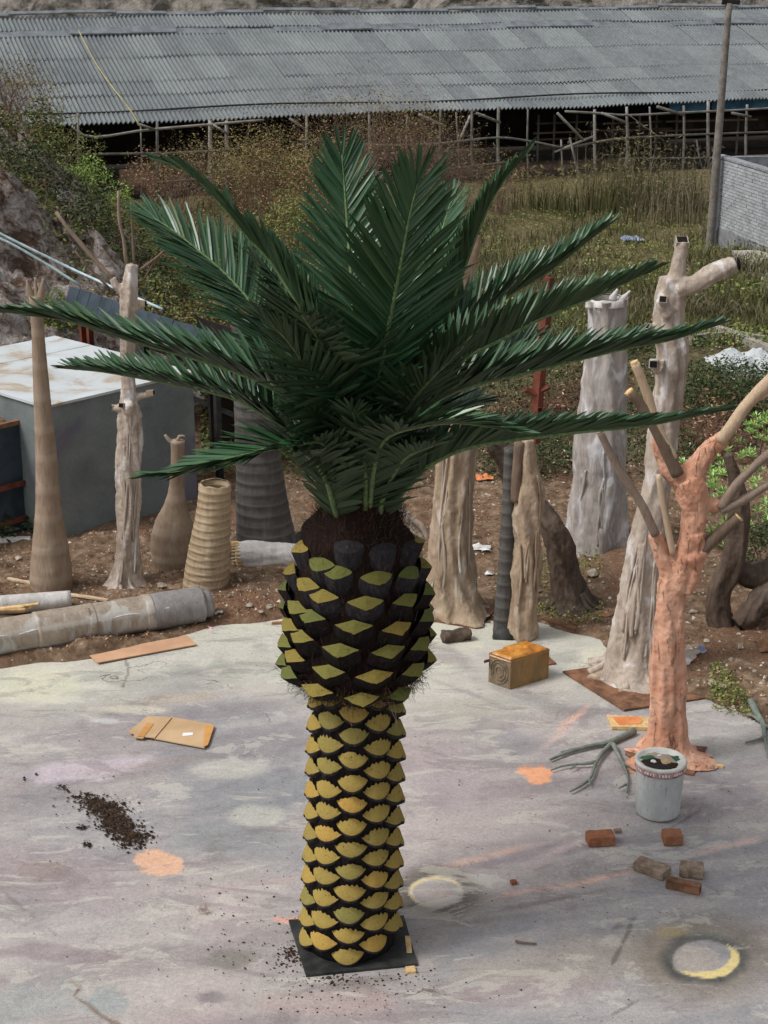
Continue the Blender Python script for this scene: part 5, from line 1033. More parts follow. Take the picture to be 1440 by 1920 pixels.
# 17 orange plastered tree F
YF = Z(1248, 1420).y; tF = thing('orange_tree', 'orange plastered sculpted tree with bare sticks for branches, beside the paint bucket', 'sculpted tree', Z(1248, 1420))
mF = pxpath([(1248, 1428, 136), (1249, 1402, 92), (1250, 1370, 74), (1250, 1310, 68), (1252, 1240, 62), (1255, 1180, 56), (1260, 1120, 52), (1264, 1085, 52), (1272, 1055, 40), (1282, 1025, 20)], YF, .0)
trunk_mesh('trunk', M['orange'], tF, [(mF, fig_disp(6, .15, .5, 31, .38, .16, .09)), (pxpath([(1264, 1100, 46), (1282, 1050, 44), (1296, 1005, 42), (1302, 960, 50), (1296, 920, 58), (1286, 895, 52)], YF-.02), fig_disp(4, .12, 1, 32)),
    (pxpath([(1282, 905, 42), (1256, 880, 36), (1240, 850, 28), (1232, 822, 22), (1238, 806, 16)], YF), fig_disp(3, .12, 1, 33)), (pxpath([(1288, 900, 44), (1312, 868, 38), (1330, 842, 34), (1352, 826, 28)], YF), fig_disp(3, .1, 1, 34)),
    (pxpath([(1262, 1085, 40), (1246, 1050, 36), (1232, 1015, 28), (1228, 1000, 26)], YF), fig_disp(3, .1, 1, 35)), (pxpath([(1300, 950, 40), (1330, 945, 30), (1350, 952, 24)], YF), fig_disp(3, .1, 1, 36)), (pxpath([(1300, 1000, 40), (1310, 1040, 30), (1300, 1075, 30), (1280, 1110, 34)], YF-.04), fig_disp(3, .15, 1, 37)),
    (pxpath([(1290, 1050, 38), (1312, 1038, 28), (1318, 1030, 22)], YF-.06), None)], .011, 2)
for pts, m, w0, w1, cut in [([(1230, 1003), (1200, 940), (1160, 880), (1124, 808)], 'stick', 17, 14, 1), ([(1272, 890), (1240, 825), (1210, 770), (1180, 735)], 'stick_dark', 24, 20, 1), ([(1262, 860), (1232, 800), (1212, 735), (1190, 680)], 'stick_pale', 20, 17, 1),
                            ([(1350, 828), (1372, 800), (1400, 760), (1450, 708)], 'stick_pale', 22, 24, 0), ([(1352, 952), (1385, 905), (1420, 870), (1460, 835)], 'stick', 18, 16, 0), ([(1352, 958), (1390, 940), (1430, 915), (1470, 896)], 'stick', 18, 15, 0),
                            ([(1306, 1042), (1345, 1005), (1384, 970)], 'stick_dark', 24, 23, 1), ([(1234, 890), (1244, 950), (1256, 1010), (1262, 1040)], 'stick_pale', 11, 12, 0), ([(1400, 762), (1425, 745), (1455, 735)], 'stick_pale', 12, 9, 0)]:
    n_ = len(pts); path = pxpath([(x, y, w0+(w1-w0)*i/(n_-1), -.06) for i, (x, y) in enumerate(pts)], YF); v, f = tube(path, .03, 14, lambda s, t_, Q, L: 1+.08*noise(s*7, t_, 0, 4)+.05*noise(s*20, t_*2, 0, 5)); so_ = ob('stick', v, f, M[m], tF, True)
    if cut:
        e = Vector(path[-1][:3]); d = (e-Vector(path[-2][:3])).normalized(); v, f = tube([(*(e-d*.002), path[-1][3]*.98), (*(e+d*.01), path[-1][3]*.9)], .02, 14); ob('cut_end', v, f, M['cutwood'], so_)
v, f = tube(pxpath([(1345, 836, 30), (1352, 826, 33), (1360, 820, 30)], YF), .01, 18, lambda s, t_, Q, L: 1+.08*noise(s*60, t_*2, 0, 6)); ob('binding', v, f, M['orange'], tF, True)
for k in range(13):
    an = k/13*6.283+.2; q0 = Vector((mF[0][0], YF, 0)); strand(tF, [(q0.x+math.cos(an)*.10, YF+math.sin(an)*.09, .14), (q0.x+math.cos(an+.05)*.16, YF+math.sin(an+.05)*.14, .05), (q0.x+math.cos(an+.1)*random.uniform(.17, .2), YF+math.sin(an+.1)*random.uniform(.15, .18), .014)], M['orange'], .028, 'root')
plate(tF, [(1172, 1412), (1208, 1436), (1300, 1452), (1326, 1400), (1240, 1392)])
o = slab('board', [(1138, 1340), (1147, 1362), (1216, 1364), (1216, 1344)], .004, .028, M['cutwood']); tag(o, 'small wooden board smeared with orange paint left of the orange tree', 'board'); o2 = slab('paint_smear', [(1148, 1344), (1160, 1358), (1200, 1357), (1206, 1350), (1198, 1343)], .029, .032, M['orangepaint'], None)
o2.parent = o; o2.location = -OFF[o.name]
def mound(parent, c, r, h, mat, seed, arms=7):
    vv = [(c[0], c[1], h)]; n = 64; L = 12
    for l in range(1, L+1):
        for k in range(n):
            a = k/n*6.2832; q = l/L; rr = r*q*(1+.16*math.sin(a*arms+seed)*q+.14*float(noise(math.cos(a)*3, math.sin(a)*3, seed, 4)))
            vv.append((c[0]+math.cos(a)*rr, c[1]+math.sin(a)*rr*.85, max(.008, .016+h*(1-q)**1.6*(1+.35*math.sin(a*arms+seed))+.012*float(fbm(math.cos(a)*rr*40, math.sin(a)*rr*40, 0, seed, 3))*(1-q*.7))))
    f = [(0, 1+k, 1+(k+1) % n) for k in range(n)]+[(1+(l-1)*n+k, 1+l*n+k, 1+l*n+(k+1) % n, 1+(l-1)*n+(k+1) % n) for l in range(1, L) for k in range(n)]
    return ob('plaster_foot', vv, f, mat, parent, True)
mound(tE, (mE[0][0]+.02, YE-.02), .40, .20, M['fig_tan'], 3); mound(tA, (mA[0][0], YA), .28, .14, M['fig_tan'], 5); mound(tF, (mF[0][0]+.01, YF), .235, .15, M['orange'], 8, 9); mound(t2, (main[0][0], Y2), .19, .12, M['fig_grey'], 6, 9)
# brown trunks at the far right
YG = Z(1375, 1178).y; t = thing('bent_tree', 'dark brown bent trunk rising from the soil at the right, under lime-green leaves', 'trunk', Z(1375, 1178))
trunk_mesh('trunk', M['dark_bark'], t, [(pxpath([(1380, 1196, 30), (1362, 1180, 52), (1348, 1140, 44), (1352, 1100, 42), (1372, 1060, 46), (1382, 1010, 44), (1386, 950, 36), (1380, 900, 26), (1365, 850, 18)], YG, .03), fig_disp(4, .22, 1, 41, 0, .3, .1)), (pxpath([(1372, 1060, 40), (1410, 1080, 44), (1460, 1060, 50)], YG+.1), fig_disp(4, .2, 1, 42))], .014, 1)
a = V(1386, 1172, YG-.1); b = V(1470, 1100, YG-.05); t = thing('fallen_log', 'grey-brown cut trunk lying against the foot of the dark bent one, right edge', 'log', a)
trunk_mesh('trunk', M['dark_bark'], t, [([(*a, .075), (*((a+b)/2+UZ*.03), .105), (*b, .11)], fig_disp(5, .15, 1, 43, 0, .3, .1))], .014, 1); v, f = tube([(*(a-(b-a)*.04), .04), (*(a+(b-a)*.03), .06)], .02, 12); ob('hollow', v, f, M['hollow_shade'], t)  # last piece: black plug for the shade in the cut end
# small trunk far left sliver behind bin etc handled by foliage

# ------------------------------------------------------------------ small things on the concrete
# golden tin
g0, g1, g2 = Z(956, 1293), Z(916, 1279), Z(1028, 1271); tn = thing('tin_box', 'square brassy tin lying on its side with amber tape over its top', 'tin', (g0+g2)/2)
du = (g2-g0); dv_ = (g1-g0); ht = V(961, 1238, g0.y).z
def tb_(u, v_, z): p = g0+du*u+dv_*v_; return Vector((p.x, p.y, z))
q = MB(); n_ = 12; vv = []
c = tb_(.5, .5, ht/2+.002); panel('front_panel', M['gold_side'], tb_(.5, .004, ht/2+.002), du*.5, UZ*ht/2, dv_.normalized()*.002, tn, 10, .004, 3); panel('end_panel', M['tin_end'], tb_(.004, .5, ht/2+.002), dv_*.5, UZ*ht/2, du.normalized()*.002, tn, 6, .002, 4)
panel('back_panel', M['gold_side'], tb_(.5, .996, ht/2+.002), du*.5, UZ*ht/2, dv_.normalized()*.002, tn, 8, .004, 3); panel('end_panel', M['tin_end'], tb_(.996, .5, ht/2+.002), dv_*.5, UZ*ht/2, du.normalized()*.002, tn, 6, .002, 4)
vv = []; n_ = 26
for i in range(n_+1):
    for j in range(n_+1):
        u, v_ = -.02+1.04*i/n_, -.02+1.04*j/n_; e = min(u, v_, 1-u, 1-v_); z = ht-.004+.015*float(fbm(u*4, v_*4, 0, 9, 3))*min(1, max(0, e*6))+(.018 if e > .02 else -.012)*min(1, abs(e-.02)*30)
        if v_ > .75 and u > .3: z += .012*(v_-.75)*4
        vv.append(tuple(tb_(u, v_, z)))
ob('tape_cover', vv, [(i*(n_+1)+j, (i+1)*(n_+1)+j, (i+1)*(n_+1)+j+1, i*(n_+1)+j+1) for i in range(n_) for j in range(n_)], M['gold_top'], tn, True)
ex_ = -du.normalized(); ey_ = dv_.normalized(); c = tb_(0, .5, ht*.5)+ex_*.004; Wt = dv_.length
for rr_, w_ in ((.40, .008), (.30, .006), (.17, .012)):
    vv = []; 
    for k in range(24):
        an = k/24*6.283; e_ = ey_*math.cos(an)*Wt*rr_+UZ*math.sin(an)*ht*rr_; vv += [tuple(c+e_*(1-w_/rr_/Wt*.5)), tuple(c+e_+ex_*.005), tuple(c+e_*(1+w_/rr_/Wt*.5))]
    ob('embossed_ring', vv, [(3*k+a, 3*k+a+1, 3*((k+1) % 24)+a+1, 3*((k+1) % 24)+a) for k in range(24) for a in (0, 1)], M['tin_end'], tn, True)
q = MB(); q.add(boxv(tb_(0, 1, ht*.75)+ex_*.02, ex_*.025, ey_*.004, UZ*.01), BOXF); q.ob('handle', [M['rust']], tn)
# bucket
def lathe(name, rows, c, mat, parent, n=48, wob=0.): 
    vv = []; 
    for r, z in rows:
        for k in range(n): a = k/n*6.2832; vv.append((c.x+math.cos(a)*r, c.y+math.sin(a)*r, c.z+z))
    m = len(rows); f = [(i*n+k, i*n+(k+1) % n, (i+1)*n+(k+1) % n, (i+1)*n+k) for i in range(m-1) for k in range(n)]
    return ob(name, vv, f, mat, parent, True)
bcn = Z(1233, 1522); bz = V(1238, 1424, bcn.y).z; bk = thing('bucket', 'grey paint bucket with messy white lid and red band, in front of the orange tree', 'bucket', bcn); rt = 46*dep((0, bcn.y, bz))/F; rb_ = 41*dep((0, bcn.y, .1))/F
lathe('body', [(0, .004), (rb_*.96, .004), (rb_, .015), (rb_+(rt-rb_)*.5, bz*.5), (rt-.006, bz-.045)], bcn, M['bucket'], bk)
lathe('band', [(rt-.006, bz-.058), (rt+.004, bz-.055), (rt+.006, bz-.02), (rt-.002, bz-.016)], bcn, M['bucket_red'], bk)
lathe('lid', [(rt-.002, bz-.02), (rt+.008, bz-.014), (rt+.009, bz), (rt+.003, bz+.006), (rt-.012, bz+.004), (rt-.016, bz-.010), (rt*.5, bz-.012), (0, bz-.012)], bcn, M['lid'], bk)
for k in range(26):   # raised red marks round the band
    an = -math.pi+k/26*math.pi+.05; c = Vector((bcn.x+math.cos(an)*(rt+.006), bcn.y+math.sin(an)*(rt+.006), bz-.034)); tq = Vector((-math.sin(an), math.cos(an), 0)); q = MB(); w_ = random.choice((.004, .006, .003)); q.add(boxv(c, tq*w_, Vector((math.cos(an), math.sin(an), 0))*.0015, UZ*random.uniform(.006, .010)), BOXF); q.ob('mark', [M['card2'] if k % 5 == 0 else M['paper']], bk)
for (dx, dy, s_, m, hh_) in [(a*1.25, b*1.25, c_*1.45, d_, e_*.9) for a, b, c_, d_, e_ in [(-.03, .0, .05, 'soil', .012), (.02, .02, .055, 'stone_g', .016), (-.05, .03, .035, 'greenblob', .014), (.05, -.04, .03, 'soil', .008), (-.06, -.05, .03, 'black', .006), (0, -.06, .035, 'black', .005), (.07, .03, .025, 'greenblob', .008), (-.02, .06, .03, 'stone_g', .012), (.03, -.01, .03, 'card', .014), (-.04, -.01, .02, 'paper', .016), (.0, .045, .02, 'paper', .014)]]:
    vv = [(bcn.x+dx, bcn.y+dy, bz-.008+hh_)]; n_ = 18
    for rr_, zz_ in ((.4, .8), (.75, .4), (1.05, -.2)):
        for k in range(n_): a = k/n_*6.2832; r = s_*rr_*(1+.4*float(noise(math.cos(a)*2+dx*50, math.sin(a)*2, dy*50, 3))); vv.append((bcn.x+dx+math.cos(a)*r, bcn.y+dy+math.sin(a)*r, bz-.010+hh_*zz_+random.uniform(-.002, .002)))
    ff = [(0, 1+k, 1+(k+1) % n_) for k in range(n_)]+[(1+l*n_+k, 1+(l+1)*n_+k, 1+(l+1)*n_+(k+1) % n_, 1+l*n_+(k+1) % n_) for l in range(2) for k in range(n_)]; ob('lid_smear', vv, ff, M[m], bk, False)
def chunk(name, c, dims, rot, mat, label, cat, group=None, seed=0, tilt=0, bev=.005, rough=.0024):
    me = bpy.data.meshes.new(name); v = []; n = 6; A = Matrix.Rotation(math.radians(rot), 3, 'Z') @ Matrix.Rotation(math.radians(tilt), 3, 'X')
    vs_ = {}; fs = []
    def vid(i, j, k):
        if (i, j, k) not in vs_:
            p = np.array([i, j, k])/n*2-1; m = np.array(dims)/2; q = p*m
            q_ = np.sign(p)*np.minimum(np.abs(q), m-bev); d = q-q_; L = np.linalg.norm(d); q = q_+(d/L*bev if L > 1e-9 else 0)
            q = q*(1+rough*14*float(noise(p[0]*1.4+seed*7, p[1]*1.4, p[2]*1.4, seed)))+rough*np.array([float(noise(*(p*4+seed), s_)) for s_ in (1, 2, 3)])
            vs_[(i, j, k)] = len(v); v.append(tuple(Vector(c)+A @ Vector(q)+Vector((0, 0, dims[2]/2))))
        return vs_[(i, j, k)]
    for a in range(n):
        for b in range(n):
            for (q) in ([(a, b, 0), (a, b+1, 0), (a+1, b+1, 0), (a+1, b, 0)], [(a, b, n), (a+1, b, n), (a+1, b+1, n), (a, b+1, n)], [(0, a, b), (0, a, b+1), (0, a+1, b+1), (0, a+1, b)], [(n, a, b), (n, a+1, b), (n, a+1, b+1), (n, a, b+1)], [(a, 0, b), (a+1, 0, b), (a+1, 0, b+1), (a, 0, b+1)], [(a, n, b), (a, n, b+1), (a+1, n, b+1), (a+1, n, b)]):
                fs.append([vid(*t_) for t_ in q])
    o = ob(name, v, fs, mat, loc=c); 
    return tag(o, label, cat, group)
GB = 'loose bricks on the concrete'
chunk('brick', Z(1125, 1580), (.165, .10, .062), 6, M['brick'], 'orange-brown brick lying alone at the left of the loose bricks', 'brick', GB, 1)
chunk('brick', Z(1260, 1578), (.115, .10, .065), 3, M['brick'], 'short half brick directly below the paint bucket', 'brick', GB, 2)
chunk('brick', Z(1222, 1635), (.20, .10, .055), -38, M['brick_mort'], 'longest brick, crusted with grey mortar, lying diagonally', 'brick', GB, 3)
chunk('brick', Z(1296, 1638), (.135, .11, .055), -12, M['brick_mort'], 'pale mortar-covered half brick just above the rusty square tube', 'brick', GB, 4)
chunk('brick_chip', Z(963, 1657), (.036, .03, .022), 20, M['brick'], 'tiny red brick chip alone on the concrete right of the palm trunk', 'brick chip', None, 5)
chunk('brick_chip', Z(1158, 1560), (.045, .03, .02), 10, M['brick_mort'], 'small crumb of brick beside the orange-brown brick', 'brick chip', None, 6)
chunk('wood_wedge', Z(766, 1776), (.03, .16, .02), 3, M['cutwood'], 'pale wooden wedge sticking out from behind the palm steel plate', 'wedge', None, 7, bev=.002, rough=.001); chunk('wood_wedge', Z(770, 1822), (.05, .05, .02), 8, M['cutwood'], 'pale wooden block poking out in front of the palm steel plate', 'wedge', None, 8, bev=.002, rough=.001)
for i, (x, y, L, r) in enumerate([(1322, 1443, .13, -8), (1338, 1437, .13, -20)]): chunk('wood_offcut', Z(x, y), (L, .025, .02), r, M['cutwood'] if i else M['stick'], ['reddish wood offcut lying nearer the orange tree plate', 'pale wood offcut lying farther from the orange tree plate'][i], 'offcut', 'wood offcuts', 9+i, bev=.002, rough=.001)
c = Z(1281, 1668); rr_ = math.radians(-24); d = Vector((math.cos(rr_), math.sin(rr_), 0)); s_ = Vector((-d.y, d.x, 0)); tb2 = thing('steel_tube', 'short length of rusty square steel tube at the front of the loose bricks', 'steel tube', c); q = MB(); L_ = .098; w_ = .026
for a, b in ((s_*w_, UZ*.002), ): pass
for cc, a, b in ((c+UZ*.003, s_*w_, UZ*.002), (c+UZ*(2*w_), s_*w_, UZ*.002), (c+s_*w_+UZ*w_, s_*.002, UZ*(w_-.004)), (c-s_*w_+UZ*w_, s_*.002, UZ*(w_-.004))): q.add(boxv(cc, d*L_, a, b), BOXF)
q.ob('wall', [M['rust']], tb2); q = MB(); q.add(boxv(c+UZ*w_+d*.06, d*.002, s_*w_*.9, UZ*w_*.9), BOXF); q.ob('hollow', [M['hollow_shade']], tb2)  # black plate inside the tube stands for its shade
# dropped branches
def ground_branch(lab, polys, z=.03):
    c = polys[0][0][0]; t = thing('branch', lab, 'branch', Z(*c), 'green-grey cut branches')
    for pts, w0, w1 in polys:
        n_ = len(pts); path = []
        for i, (x, y) in enumerate(pts): P = Z(x, y, z*(1-.5*i/n_)); w_ = w0+(w1-w0)*i/(n_-1); path.append((P.x, P.y, P.z, w_/2*dep(P)/F))
        v, f = tube(path, .02, 10, fig_disp(3, .12, 1, 51)); ob('limb', v, f, M['branch'], t, True)
k = lambda L: [(900+x/2.63, 1170+y/2.63) for x, y in L]
ground_branch('forked green-grey branch lying left of the paint bucket', [(k([(760, 525), (700, 555), (640, 582), (550, 600), (470, 620), (400, 645), (345, 668)]), 13, 5), (k([(645, 590), (600, 640), (570, 690), (545, 755), (500, 795), (445, 825)]), 9, 4), (k([(570, 680), (520, 688), (480, 690), (410, 700), (350, 720)]), 7, 3), (k([(480, 690), (445, 715)]), 4, 3), (k([(655, 590), (680, 640), (705, 690), (730, 760), (725, 830)]), 9, 4), (k([(720, 790), (685, 810)]), 5, 3), (k([(700, 680), (730, 700), (765, 722)]), 5, 3), (k([(540, 765), (540, 795)]), 4, 3), (k([(400, 632), (480, 610)]), 4, 3)])
ground_branch('green-grey branch lying at the right edge of the concrete', [(k([(1335, 380), (1365, 440), (1395, 490), (1405, 560), (1425, 660)]), 14, 6), (k([(1385, 480), (1350, 455), (1315, 445)]), 8, 4), (k([(1402, 555), (1370, 570), (1310, 585)]), 7, 4), (k([(1400, 500), (1450, 520), (1500, 560)]), 9, 5)])

# ------------------------------------------------------------------ plants
def plant(name, label, cat, P, r, hgt, nleaf, size, lm, group=None, nst=10, tm='twig', clumps=14, up=.4, asp=.45, flat=.8, seed=0, stem_r=.008, hollow=.35):
    rg = np.random.default_rng(500+seed); t = thing(name, label, cat, P, group); P = np.array(P)
    cc = rg.normal(size=(clumps, 3)); cc /= np.linalg.norm(cc, axis=1)[:, None]; cc[:, 2] = np.abs(cc[:, 2]); cc = P+cc*[r, r, hgt]*rg.uniform(hollow, .95, (clumps, 1))**.6*[1, 1, .92]
    cr = rg.uniform(.22, .48, clumps)*r; w_ = cr**2; idx = rg.choice(clumps, nleaf, p=w_/w_.sum())
    d = rnd_dirs(nleaf, rg); c = cc[idx]+d*(cr[idx]*rg.uniform(.35, 1.05, nleaf)**.6)[:, None]*[1, 1, flat]; c[:, 2] = np.maximum(c[:, 2], P[2]-.05)
    v, f = leaves(c, size, up, asp, rg); ob('foliage', v, f, M[lm], t, kind='stuff')
    A_ = np.repeat(P[None], clumps, 0)+rg.normal(size=(clumps, 3))*[r*.12, r*.12, 0]; mid_ = (A_+cc)/2+rg.normal(size=(clumps, 3))*r*.08; v, f = prisms(np.r_[A_, mid_], np.r_[mid_, cc], stem_r, stem_r*.6); ob('stem', v, f, M[tm], t, kind='stuff')
    return t
def bare(name, label, cat, P, h, spread, n0, depth, mat, group=None, seed=0, r0=.012, wob=.5, leaf=None, nl=0, ls=.05, up=.55):
    rg = np.random.default_rng(900+seed); t = thing(name, label, cat, P, group); A_, B_, ra, rb, tips = twig_bush(P, h, spread, n0, depth, rg, r0, wob, up); v, f = prisms(A_, B_, ra, rb); ob('twig', v, f, M[mat], t, kind='stuff')
    if leaf: nl = int(nl*1.7); k_ = rg.choice(len(tips), nl); v, f = leaves(tips[k_]+rg.normal(size=(nl, 3))*ls*1.6, ls, .2, .3, rg); ob('foliage', v, f, M[leaf], t, kind='stuff')
    return t
def hillpt(x, y): p = G(x, y, True); return p
GS = 'shrubs covering the cut bank'
for i, (x, y, r, h, n, sz, m, lab) in enumerate([
    (40, 262, .9, .8, 2600, .055, 'greenA', 'mixed green-brown shrub at the top left of the cut bank'), (110, 290, .9, .85, 2600, .055, 'greenA', 'bushy green shrub on the crest of the bank below the shed eave'),
    (60, 330, .7, .6, 1800, .05, 'greenD', 'dark low shrub right above the bare rock face'), (165, 345, .75, .7, 2600, .05, 'greenB', 'brightest yellow-green shrub midway down the bank'), (212, 375, .6, .65, 1900, .05, 'greenB', 'bright green shrub on the right shoulder of the bank'),
    (130, 400, .8, .6, 2400, .05, 'greenD', 'dark shrub in the middle of the bank above the pipes'), (200, 440, .8, .65, 2600, .05, 'greenA', 'mottled shrub behind the bare sticks of the root-wrapped trunk'), (265, 430, .6, .6, 1900, .05, 'olive', 'olive-brown shrub at the right side of the bank'),
    (240, 500, .8, .6, 2400, .05, 'greenD', 'dark shrub low on the bank above the lean-to'), (310, 490, .7, .6, 2300, .05, 'olive', 'olive shrub behind the tip of the broad left frond'), (330, 560, .7, .55, 2300, .05, 'greenA', 'green shrub just above the dark blue lean-to roof'),
    (395, 600, .6, .55, 2000, .05, 'olive', 'yellowish shrub at the right end of the lean-to'), (280, 570, .6, .4, 1600, .05, 'greenA', 'low green shrub above the middle of the lean-to'), (115, 585, .5, .35, 1300, .06, 'greenM', 'fresh green fern-like patch between the rock face and lean-to'), (175, 300, .6, .6, 1700, .05, 'greenA', 'shrub leaning out over the shed from the bank crest'),
    (385, 505, .6, .6, 1700, .05, 'olive', 'olive-brown shrub behind the broad left fronds'), (10, 300, .5, .4, 1000, .05, 'greenD', 'dark shrub at the left edge above the rock face')]):
    p = hillpt(x, y+18); plant('shrub', lab, 'shrub', p, r, h, int(n*1.25), sz*.92, m, GS, seed=i, clumps=16, asp=.5, up=.5)
p = hillpt(30, 250); bare('bare_shrub', 'grey leafy shrub rising in front of the shed roof at the far left', 'shrub', p+Vector((-.3, 1, 0)), 1.3, 1.0, 12, 5, 'twig', None, 1, .014, .55, 'olive', 1500, .05)
# weeds clinging all over the bank
def onbank(polyx, n, seed):
    rg = np.random.default_rng(seed); x = rg.uniform(*polyx[0], n); y = rg.uniform(*polyx[1], n); b = bank(x, y); z = terrain(x, y, False)-.12+b; return rg, x, y, z, b
rg, x, y, z, b = onbank(((-7.5, -1.6), (19, 34)), 60000, 7); slope = bank(x, y-.3)-b; k = (b > .12) & (b < 4.2) & (fbm(x*.8, y*.8, 0, 91, 3) > -.28) & ((x > -4.7-.25*(y-19)+.6*fbm(x*.7, y, 0, 92, 3)) | (y > 24.5)); c = np.stack([x, y, z], 1)[k]; c[:, 2] += rg.uniform(.0, .28, len(c))
v, f = leaves(c, .06, .5, .45, rg); o = ob('bank_weeds', v, f, M['greenA'], kind='stuff'); tag(o, 'low weeds and creepers covering the overgrown part of the bank', 'weeds')
# centre: dry bushes before the shed
for i, (x, y, h, sp, n0, m, lf, nl, lab, r0) in enumerate([(505, 425, 3.1, 1.3, 34, 'twig', 'olive', 5200, 'tall olive bush in front of the shed, left of the highest frond', .016), (590, 440, 2.6, 1.1, 26, 'twig', 'olive', 4200, 'olive-brown bush directly behind the highest frond', .016), (455, 400, 1.8, .9, 20, 'twig', 'greenA', 1500, 'smaller green bush at the foot of the shed posts, left', .014),
    (665, 405, 4.3, 1.3, 30, 'twigred', 'olive', 1500, 'tall reddish bare bush reaching up over the shed roof', .018), (770, 400, 4.0, 1.3, 32, 'twigred', 'olive', 1500, 'reddish bare bush right of the highest fronds', .018), (850, 395, 2.6, 1.0, 22, 'twigred', 'drygrass', 900, 'lower tangle of dry brown twigs beside the shed posts', .015), (340, 400, 2.2, 1.0, 20, 'twigred', 'olive', 1000, 'dry brown tangle in front of the low board of the shed', .014),
    (290, 385, 1.7, .7, 14, 'twig', 'litter', 400, 'small dead shrub at the left shed posts', .013), (400, 380, 2.3, .9, 18, 'twigred', 'olive', 900, 'dry shrub in front of the paired shed posts', .013), (940, 400, 1.9, .8, 14, 'twigred', 'olive', 500, 'thin dry shrub below the shed, right of the fronds', .013), (560, 480, 1.5, .9, 16, 'twig', 'greenM', 1700, 'low yellow-green bush behind the upper fronds', .012)]):
    p = G(x, y); bare('dry_bush', lab, 'bush', p, h, sp, n0, 5, m, 'dry bushes in front of the shed', 20+i, r0, .52, lf, nl, .075)
for i, (x, y, h, lab) in enumerate([(1165, 390, 2.6, 'tall pale reed clump beside the shed posts'), (1200, 400, 2.4, 'tall reed clump right of the pale reeds'), (1290, 395, 2.0, 'green-brown reed clump near the lamp post'), (1110, 400, 1.6, 'short reed clump under the leaning shed pole'), (1250, 420, 1.6, 'weedy clump in the grass before the shed'), (1010, 395, 1.3, 'low weeds in front of the dark shed floor')]):
    p = G(x, y); t = thing('reed_clump', lab, 'reeds', p, 'reed clumps before the shed'); n = 220; bs = np.array(p)+RNG.normal(size=(n, 3))*[.65, .4, 0]; blade_ob('blades', bs, h*.8*(.4+.6*RNG.random(n)), .014, M['grass' if i % 2 else 'drygrass'], .16, t, 'stuff'); v, f = leaves(np.repeat(bs, 3, 0)+np.stack([RNG.normal(size=n*3)*.12, RNG.normal(size=n*3)*.12, RNG.uniform(.3, .95, n*3)*h], 1), .13, .6, .12); ob('foliage', v, f, M['olive' if i % 2 else 'drygrass'], t, kind='stuff')
# grass field
def scatter_px(x0, x1, y0, y1, n, seed, dens=None):
    rg = np.random.default_rng(seed); a = Z(x0, y1); 
    # uniform in pixel rows -> even look; converted to ground points once
    px_, py_ = rg.uniform(x0, x1, n), rg.uniform(y0, y1, n); A_ = (px_-720)/F; B_ = (960-py_)/F; dx, dy, dz_ = A_, CP+B_*SP, -SP+B_*CP
    z = np.zeros(n)
    for i in range(7): t = (z-H)/dz_; x, y = dx*t, dy*t; z = terrain(x, y)
    return rg, np.stack([x, y, z], 1), px_, py_
def grass(nm, lab, area, n, h, wd, mat, seed, thr=None, lean=.35, sc=.5):
    rg, P_, a, b = scatter_px(*area, n, seed)
    if thr is not None: k = fbm(P_[:, 0]*sc, P_[:, 1]*sc, 0, seed, 3) > thr; P_ = P_[k]
    hh = h*(.5+.7*np.clip(fbm(P_[:, 0]*.6, P_[:, 1]*.6, 0, seed+1, 3)+.5, 0, 1.4)); o = blade_ob(nm, P_, hh, wd, M[mat], lean, kind='stuff'); tag(o, lab, 'grass'); return o
grass('meadow_grass', 'rough green and tan grass filling the field before the shed', (-60, 1700, 388, 520), 22000, .24, .013, 'grass', 3, -.2)
grass('dry_meadow_grass', 'dry brown grass in the field before the shed', (300, 1600, 388, 600), 14000, .24, .011, 'drygrass', 4, .05)
grass('near_meadow_grass', 'green grass and weeds in the nearer part of the field', (600, 1700, 500, 680), 22000, .26, .009, 'grass', 5, -.25)
def cover(nm, lab, area, n, sz, mat, seed, thr, hgt=.22, sc=.7, up=.5):
    rg, P_, a, b = scatter_px(*area, n, seed); q = fbm(P_[:, 0]*sc, P_[:, 1]*sc, 0, seed, 3); k = q > thr; P_ = P_[k]; P_[:, 2] += rg.random(len(P_))*hgt*np.clip((q[k]-thr)*2.5, .15, 1); v, f = leaves(P_, sz, up, .45, rg); o = ob(nm, v, f, M[mat], kind='stuff'); tag(o, lab, 'ground cover')
cover('green_weeds', 'bright green weeds among the field grass', (760, 1600, 400, 660), 34000, .06, 'greenM', 12, .02, .25)
cover('dark_scrub', 'dark scrubby undergrowth behind the row of sculpted trunks', (780, 1700, 650, 900), 42000, .042, 'greenD', 13, -.25, .38)
cover('pale_litter', 'pale dead leaves and scraps scattered through the scrub', (780, 1600, 640, 960), 2600, .035, 'stone_g', 14, -.4, .35)
cover('leaf_litter', 'brown leaf litter and dry bits on the bare soil', (-200, 1640, 860, 1330), 26000, .022, 'litter', 15, -.5, .01)
cover('edge_weeds', 'small green weeds growing along the right edge of the concrete', (1330, 1560, 1240, 1380), 3500, .028, 'greenM', 16, .1, .06, 2.5)
cover('soil_weeds', 'small weeds on the soil behind the golden tin', (920, 1130, 1040, 1170), 2600, .026, 'greenM', 17, .15, .06, 2.)
cover('scrub_twigs', 'green scrub on the slope left behind the palm', (380, 800, 470, 900), 26000, .05, 'greenA', 18, -.05, .3)
